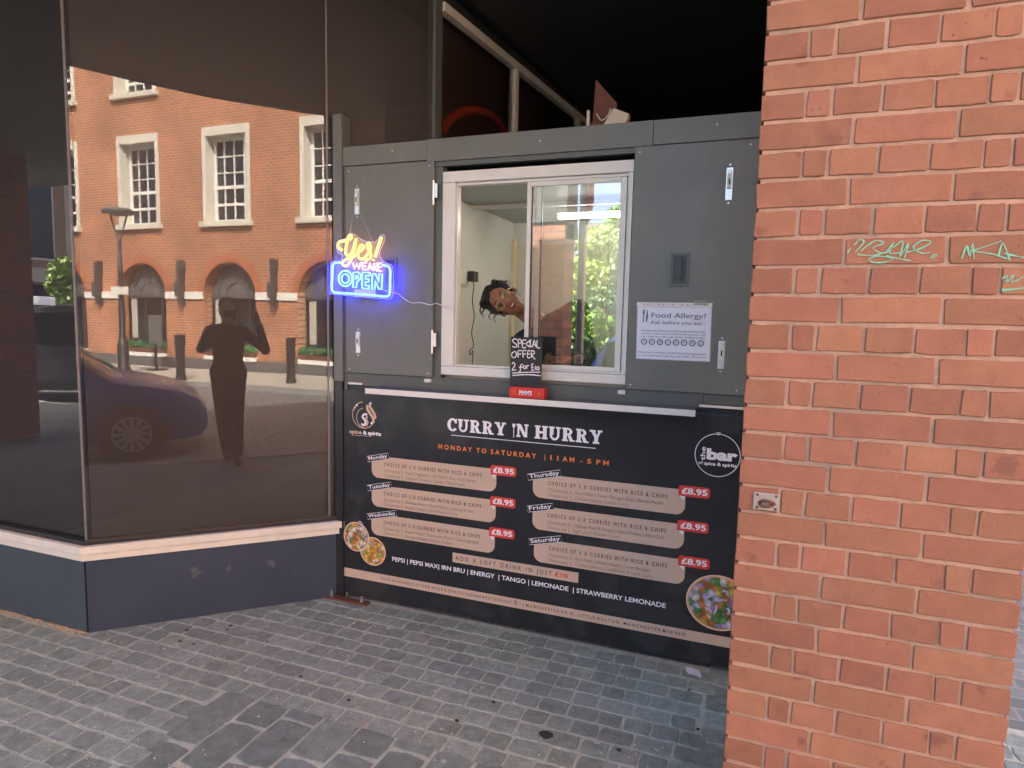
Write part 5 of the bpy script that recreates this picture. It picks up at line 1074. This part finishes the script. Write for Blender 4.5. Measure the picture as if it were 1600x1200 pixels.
# ------------------------------------------------------------------ vehicles
def make_car(name, label, cat, loc, rz, st, mat, wb, fo, wr=.31, hw=.85, gl0=None, taxi=False):
    root = thing(name, loc, label, cat, rz=rz); root.rotation_euler = (0, 0, rz); OFF[root.name] = np.zeros(3)
    K = 9
    def sec(s):
        x, zb, zbelt, zr, h = s; t = (zr-zbelt); hr = h*(1-.20*min(1, t/.45)) if t > .08 else h*.93
        half = [(h*.90, zb), (h*.985, zb+.14), (h, (zb+zbelt)*.52), (h*.985, zbelt-.04), (h*.955, zbelt), (hr+.02*0, zbelt+t*.80) if t > .08 else (h*.92, zbelt+.012), (hr*.90, zr-.02*min(1, t/.3)), (hr*.55, zr+.008), (0, zr+.014)]
        return [(x, y, z) for y, z in half]+[(x, -y, z) for y, z in half[::-1][1:]]
    S = [sec(s) for s in st]; n = len(S[0]); vs = [p for q in S for p in q]; m_ = len(S)
    fs = [(i*n+j, i*n+j+1, (i+1)*n+j+1, (i+1)*n+j) for i in range(m_-1) for j in range(n-1)]+[tuple(range(n)), tuple((m_-1)*n+j for j in range(n-1, -1, -1))]
    fs += [(i*n+n-1, i*n, (i+1)*n, (i+1)*n+n-1) for i in range(m_-1)]
    body = G().add(vs, fs).build('body', mat, root); shade_auto(body, 32)
    def patch(nm, i0, i1, j0, j1, mt, off=.006, fx0=0., fx1=1.):
        for side in ((1, -1) if j1 <= 6 else (1,)):
            g = G(); rows = []
            for i in range(i0, i1+1):
                r_ = []
                for j in range(j0, j1+1):
                    p = np.array(S[i][j]); c = np.array([p[0], 0, .75]); d = p-c; d /= np.linalg.norm(d); p = p+d*off; r_.append((p[0], p[1]*side, p[2]))
                rows.append(r_)
            k = j1-j0+1; g.add([p for r_ in rows for p in r_], [(a*k+b, a*k+b+1, (a+1)*k+b+1, (a+1)*k+b) for a in range(i1-i0) for b in range(k-1)])
            o = g.build(nm, mt, root); shade_auto(o, 40)
    for a, b in gl0['side']: patch('side_window', a, b, 4, 5, m_glassdark)
    patch('windscreen', gl0['front'][0], gl0['front'][1], 5, 11, m_glassdark); patch('rear_window', gl0['rear'][0], gl0['rear'][1], 5, 11, m_glassdark)
    m_t = M('tyre', (.02, .02, .02), .8); m_r = M('alloy', (.55, .55, .56), .3, .7, var=.05); xf = st[-1][0]-fo
    for wx in (xf, xf-wb):
        for s in (-1, 1):
            ax = (np.array([1., 0, 0]), np.array([0, 0, 1.]), np.array([0, s*1., 0])); c = (wx, s*(hw-.16), wr)
            G().lathe([(wr+.055, .10), (wr+.055, .165), (wr+.01, .166)], c, 24, ax).build('wheel_arch', m_blackp, root)
            t = G().lathe([(wr*.62, 0), (wr*.94, 0), (wr, .03), (wr, .14), (wr*.95, .175), (wr*.66, .18), (wr*.64, .15)], c, 28, ax).build('tyre', m_t, root); shade_auto(t, 40)
            G().lathe([(wr*.65, .13), (wr*.66, .178), (wr*.60, .178), (wr*.58, .15)], c, 28, ax).build('rim', m_r, t)
            for k in range(12):
                a = 2*math.pi*k/12; d = np.array([math.cos(a), 0, math.sin(a)]); e = np.array([-math.sin(a), 0, math.cos(a)]); q = np.array(c)+np.array([0, s*.170, 0])+d*wr*.36
                G().obox(q, [d, e, (0, 1, 0)], (wr*.27, .018, .010)).build('spoke', m_r, t)
            G().lathe([(.05, .15), (.05, .19), (.02, .192)], c, 14, ax).build('hub', m_r, t)
    zb = st[-1][2]
    for s in (-1, 1):
        i = m_-3; x0, _, z0, zr, h = st[i]; x1 = st[i+1][0]
        hl_ = G().add([(x0-.18, s*(h*.99), z0+.0), (x0+.02, s*(h*.985), z0-.16), (x1+.02, s*(h*.74), z0-.20), (x1+.0, s*(h*.60), z0-.07), (x0-.02, s*(h*.80), z0+.02)], [(0, 1, 2, 3, 4)]).build('headlight', M('headlight', (.75, .76, .78), .08, .2, var=.2, scale=20), root, recalc=False)
        G().ell((gl0['mx'], s*(hw+.09), gl0['mz']), (.07, .10, .07)).build('door_mirror', mat, root, smooth=True)
        G().box(gl0['mx']-.95, gl0['mx']-.78, s*hw-.01, s*hw+.012, gl0['mz']-.16, gl0['mz']-.13).build('door_handle', m_r if taxi else mat, root)
    xb = st[-1][0]
    G().box(xb-.06, xb+.012, -.42, .42, .30, .44).build('grille', m_blackp, root, bevel=.01)
    return root
hatch = [(-1.97, .30, .60, .66, .66), (-1.92, .24, .86, .92, .76), (-1.80, .22, .96, 1.12, .82), (-1.55, .20, .98, 1.50, .845), (-1.05, .19, .97, 1.62, .85), (-.35, .19, .96, 1.64, .85), (.10, .19, .95, 1.58, .85), (.50, .19, .93, 1.30, .85), (.95, .20, .90, .955, .845), (1.35, .20, .84, .88, .83), (1.68, .20, .76, .79, .78), (1.86, .22, .64, .67, .68), (1.95, .28, .50, .53, .52)]
W = mirM(onZ(208, 719, -.115)); hd_ = np.array([.775, .632]); lf = np.array([-hd_[1], hd_[0]])
ctr = W[:2]-hd_*(1.95-.80)-lf*.80
m_blue = M('car_blue', (.013, .075, .30), .25, .0, var=.03, coat=.3)
make_car('parked_car', 'blue hatchback car parked at the kerb, reflected in the shop and kiosk windows', 'car', (ctr[0], ctr[1], -.115), math.atan2(hd_[1], hd_[0]), hatch, m_blue, 2.45, .80, gl0=dict(side=[(3, 4), (4, 5), (5, 7)], front=(6, 8), rear=(1, 3), mx=.55, mz=.98))
cab = [(-2.2, .30, .75, .80, .70), (-2.15, .24, 1.0, 1.05, .80), (-2.02, .22, 1.08, 1.45, .85), (-1.75, .22, 1.08, 1.74, .87), (-1.2, .22, 1.06, 1.80, .88), (-.4, .22, 1.06, 1.80, .88), (.25, .22, 1.05, 1.72, .88), (.72, .22, 1.04, 1.40, .87), (1.02, .22, 1.04, 1.08, .86), (1.5, .22, 1.0, 1.04, .83), (1.95, .22, .94, .97, .76), (2.15, .24, .82, .85, .66), (2.22, .30, .60, .63, .55)]
cc_ = realL(86, 600, 12.6)
tx = make_car('taxi', 'black taxi cab with lit roof sign, reflected in the left shop window', 'taxi', (cc_[0], cc_[1], -.115), R_(150), cab, M('cab_black', (.03, .03, .036), .3, coat=.4), 2.85, .80, .33, .88, gl0=dict(side=[(3, 4), (4, 5), (5, 7)], front=(6, 8), rear=(1, 3), mx=.8, mz=1.12), taxi=True)
G().box(.05, .22, -.30, .30, 1.79, 1.95).build('roof_sign', emis('taxi_sign', (.9, .9, .95), .25), tx, bevel=.03)
v, f = text_geo('TAXI', .03); v = (v-v.min(0))/(v.max(0)-v.min(0))
G().add([(.224, -.24+a*.48, 1.82+b*.09) for a, b in v], f).build('taxi_text', m_blackp, tx, recalc=False)

# ------------------------------------------------------------------ photographer
ph = thing('person', (.10, -.30, 0), 'photographer in dark clothes raising a phone, reflected in the splayed shop window', 'person')
# body frame: faces the camera's viewing direction
fwd = -MN*.75+np.array([CR[2][0], CR[2][1], 0])*.25; fwd /= np.linalg.norm(fwd); side = np.array([fwd[1], -fwd[0], 0]); upv = np.array([0, 0, 1.])
B_ = -.05*MD+.38*MN
Q = lambda s, f, z: B_+side*s+fwd*f+upv*z
sk = G()
sk.ell(Q(0, .0, 1.655), (.075, .098, .10), [side, fwd, upv]); sk.ell(Q(0, .022, 1.60), (.06, .075, .075), [side, fwd, upv]); sk.cap(Q(0, .095, 1.66), Q(0, .115, 1.625), .01, .014)
for s in (-1, 1): sk.ell(Q(s*.08, 0, 1.65), (.008, .018, .03), [side, fwd, upv])
sk.cap(Q(0, -.01, 1.58), Q(0, -.015, 1.46), .055, .06); sk.cap(Q(-.16, -.01, 1.41), Q(.16, -.01, 1.41), .06, .06); sk.cap(Q(-.04, 0, 1.36), Q(-.04, 0, 1.02), .115, .10); sk.cap(Q(.04, 0, 1.36), Q(.04, 0, 1.02), .115, .10)
sk.cap(Q(-.055, 0, .98), Q(.055, 0, .98), .12, .12)
elb = {-1: Q(-.27, .10, 1.22), 1: Q(.37, .10, 1.20)}; wri = {-1: Q(.07, .33, 1.51), 1: Q(.27, .33, 1.51)}
for s in (-1, 1):
    sk.cap(Q(s*.19, -.01, 1.40), elb[s], .055, .042); sk.cap(elb[s], wri[s], .042, .028)
    w0 = wri[s]; pm = w0+upv*.05+fwd*.01; sk.ell(pm, (.018, .03, .045), [side, fwd, upv])
    for k in range(4): b_ = pm+upv*(.012+.018*k)-fwd*.0+side*(-s*.012); sk.cap(b_, b_+fwd*.022+side*(-s*.02), .009, .008, 8); sk.cap(b_+fwd*.022+side*(-s*.02), b_+fwd*.016+side*(-s*.045), .008, .007, 8)
    sk.cap(pm-fwd*.02, pm-fwd*.035+side*(-s*.04)+upv*.02, .010, .009, 8)
kn = {-1: Q(-.08, .06, .52), 1: Q(.07, .09, .52)}; an = {-1: Q(-.035, .02, .09), 1: Q(.04, .28, .09)}
for s in (-1, 1):
    sk.cap(Q(s*.085, 0, .93), kn[s], .095, .06); sk.cap(kn[s], an[s], .058, .04); sk.cap(an[s]-upv*.045-fwd*.03, an[s]-upv*.05+fwd*.16, .042, .035)
bd = remesh(sk.build('body', M('skin_photographer', (.35, .20, .14), .5), ph), .010, 2)
cl = G(); cl.cap(Q(-.145, -.01, 1.41), Q(.145, -.01, 1.41), .068, .068); cl.cap(Q(-.045, 0, 1.36), Q(-.040, 0, 1.08), .130, .112); cl.cap(Q(.045, 0, 1.36), Q(.040, 0, 1.08), .130, .112); cl.cap(Q(-.04, 0, 1.06), Q(-.055, 0, .96), .112, .135); cl.cap(Q(.04, 0, 1.06), Q(.055, 0, .96), .112, .135)
for s in (-1, 1): cl.cap(Q(s*.175, -.01, 1.40), elb[s], .062, .052); cl.cap(elb[s], elb[s]*.15+wri[s]*.85, .055, .040)
jk = remesh(cl.build('jacket', m_cloth, ph), .014, 3)
cl = G(); cl.cap(Q(-.06, 0, .95), Q(.06, 0, .95), .135, .135)
for s in (-1, 1): cl.cap(Q(s*.080, 0, .92), kn[s], .108, .072); cl.cap(kn[s], an[s]+upv*.02, .075, .062)
tr_ = remesh(cl.build('trousers', M('dark_trousers', (.018, .017, .018), .85), ph), .014, 3)
hr = G(); hr.ell(Q(0, -.025, 1.69), (.090, .10, .085), [side, fwd, upv]); hr.ell(Q(0, -.05, 1.62), (.085, .07, .10), [side, fwd, upv]); remesh(hr.build('hair', m_hair, ph), .012, 2)
for s in (-1, 1): sh_ = G(); sh_.cap(an[s]-upv*.05-fwd*.05, an[s]-upv*.055+fwd*.17, .047, .040); remesh(sh_.build('shoe', m_blackp, ph), .01, 2)
pc = EYE-fwd*.045-upv*.012
fn = thing('smartphone', tuple(pc), 'black smartphone held up in both hands by the photographer', 'phone'); OFF[fn.name] = pc*1.0
G().obox(pc, [side, fwd, upv], (.078, .004, .037)).build('case', m_blackp, fn, bevel=.003)
G().obox(pc-fwd*.0048, [side, fwd, upv], (.074, .0006, .034)).build('screen', M('screen_dark', (.02, .02, .025), .1), fn)

# ------------------------------------------------------------------ greenery, piers and poles behind the camera (seen in the kiosk glass)
def tree(name, label, base, blobs, n, size, seed, mat, trunk=True, cat='tree', group=None):
    t = thing(name, tuple(base), label, cat, group)
    if trunk:
        top = np.mean([b[0] for b in blobs], axis=0)
        G().tube(smooth([base, base*.5+top*.5+np.array([.1, .05, 0]), top], 4), np.linspace(.16, .04, 9), 8).build('trunk', M('bark', (.09, .07, .05), .9, var=.3, bump=.5), t)
        for b in blobs[:5]:
            G().tube([base*.45+top*.55, (np.array(b[0])+top)/2, b[0]], [.05, .035, .012], 6).build('limb', M('bark_l', (.09, .07, .05), .9), t)
    leaves(blobs, n, size, seed).build('crown' if trunk else 'foliage', mat, t, recalc=False, kind='stuff'); return t
def blob(px, py, d, r, w): return (realK(px, py, d), (r, r, r*.9), w)
zz = lambda p: np.array([p[0], p[1], -.1])
tree('leafy_tree', 'green leafy tree against the sky, reflected at right in the kiosk window', zz(realK(975, 560, 17)), [blob(1005, 320, 17, .6, .2), blob(972, 345, 16.5, .45, .2), blob(1000, 360, 17, .9, .2), blob(968, 400, 16, .8, .2), blob(985, 440, 16, .9, .2)], 5200, .085, 11, m_leaf)
tree('leafy_tree', 'yellow green sunlit tree reflected in the middle of the kiosk window', zz(realK(925, 560, 15)), [blob(935, 385, 15, .55, .2), blob(948, 420, 15, .55, .2), blob(925, 440, 14.6, .5, .2), blob(905, 430, 15.4, .45, .2), blob(890, 455, 15, .5, .2)], 4200, .075, 12, m_leafy)
for i, (px, py, d, r, mt, lb) in enumerate(((895, 505, 13, .62, m_leaf, 'green bush by the dark pole in the kiosk window reflection'), (925, 520, 12.6, .55, m_leaf, 'bright green bush left of the blue car in the kiosk window reflection'), (960, 480, 13.2, .65, m_leafd, 'dark green bush above the blue car in the kiosk window reflection'), (905, 560, 12.2, .55, m_leafd, 'low dark bush at the foot of the reflected pole'))):
    c = realK(px, py, d); tree('bush', lb, zz(c), [(c, (r, r*.8, r*.8), .5), (c+np.array([.3, 0, -.5]), (r, r, r), .5)], 2600, .06, 20+i, mt, False, 'bush', 'bushes behind the camera')
def pier(px0, px1, d, ztop, name, label, zcap=None):
    a, b = realK(px0, 450, d), realK(px1, 450, d); x0, x1 = min(a[0], b[0]), max(a[0], b[0]); yv = a[1]
    t = thing(name, (x0, yv, -.11), label, 'pier')
    mt = brickmat('pier_brick', (.36, .17, .11), (.30, .13, .09), (.18, .12, .09), .25, .145, 'xz', .016)
    G().box(x0, x1, yv-.6, yv, -.11, ztop).build('shaft', mt, t); 
    G().box(x0-.03, x1+.03, yv-.63, yv+.03, ztop, zcap or ztop+.12).build('cap', M('concrete_grey', (.11, .115, .11), .8), t)
pier(800, 889, 11.0, realK(870, 352, 11)[2], 'brick_pier', 'tall brown brick pier with grey concrete top, reflected in the kiosk window', 5.6)
pier(916, 948, 17.5, realK(935, 357, 17.5)[2], 'brick_pier', 'orange brick pier behind the leaves, reflected in the kiosk window')
p = realK(903, 560, 9.2); po = thing('sign_pole', (p[0], p[1], 0), 'dark grey pole with a box sign, reflected in the kiosk window', 'pole')
G().lathe([(.07, 0), (.06, .9), (.045, 1.0), (.045, 4.4)], (p[0], p[1], 0), 12).build('pole', M('pole_grey', (.10, .105, .10), .5), po, smooth=True)
q_ = realK(899, 366, 9.2); G().box(q_[0]-.06, q_[0]+.05, p[1]-.1, p[1]+.1, q_[2]-.09, q_[2]+.09).build('box_sign', m_iron, po)
p = realK(916, 350, 9.9); pa = thing('closed_parasol', (p[0], p[1], 0), 'closed maroon parasol on a pale pole, reflected in the kiosk window', 'parasol')
zt_ = realK(916, 270, 9.9)[2]; zm = realK(916, 352, 9.9)[2]
G().lathe([(.02, zm), (.07, zm+.12), (.11, zm+.35), (.105, zt_), (.03, zt_+.25)], (p[0], p[1], 0), 12).build('canopy', M('parasol_maroon', (.22, .05, .05), .8, var=.2), pa, smooth=True)
G().lathe([(.02, 0), (.02, zt_+.3)], (p[0], p[1], 0), 8).build('pole', m_beige, pa); G().lathe([(.25, -.1), (.25, -.02), (.05, .02)], (p[0], p[1], 0), 12).build('base', m_iron, pa)

# ------------------------------------------------------------------ seen in the left window: tree and brown building
t0 = realL(112, 440, 17); tree('leafy_tree', 'bright lime young tree beside the taxi, reflected in the left shop window', zz(t0), [(realL(112, 430, 17), (.55, .55, .5), .35), (realL(104, 448, 17), (.45, .45, .4), .25), (realL(118, 462, 17), (.5, .5, .4), .25), (realL(124, 425, 17.5), (.5, .5, .5), .15)], 3000, .085, 31, m_leafy)
c = realL(75, 480, 27); bb = thing('brown_building', (c[0], c[1], -.1), 'brown brick building with tall windows far left, reflected in the left shop window', 'building')
mb = brickmat('brown_brick', (.42, .26, .16), (.36, .22, .14), (.36, .28, .2), .24, .08, 'yz'); yb = c[1]
G().box(c[0]-9, c[0], yb-14, yb+9, -.11, 12).build('wall', mb, bb)
for i in range(7):
    y_ = yb-12+i*2.9
    wn = G().box(c[0]-.1, c[0]+.04, y_, y_+1.3, 3.6, 7.0).build('window', m_bar, bb); G().box(c[0]+.01, c[0]+.05, y_+.08, y_+1.22, 3.7, 6.9).build('pane', m_glassdark, wn)
    G().box(c[0]-.1, c[0]+.05, y_+1.5, y_+2.4, -.11, 8.2).build('pilaster', m_stone, bb); G().box(c[0]-.1, c[0]+.03, y_, y_+1.2, 0, 2.6).build('doorway', m_glassdark, bb)
G().box(c[0]-.1, c[0]+.08, yb-14, yb+9, 2.7, 3.3).build('string_course', m_stone, bb)
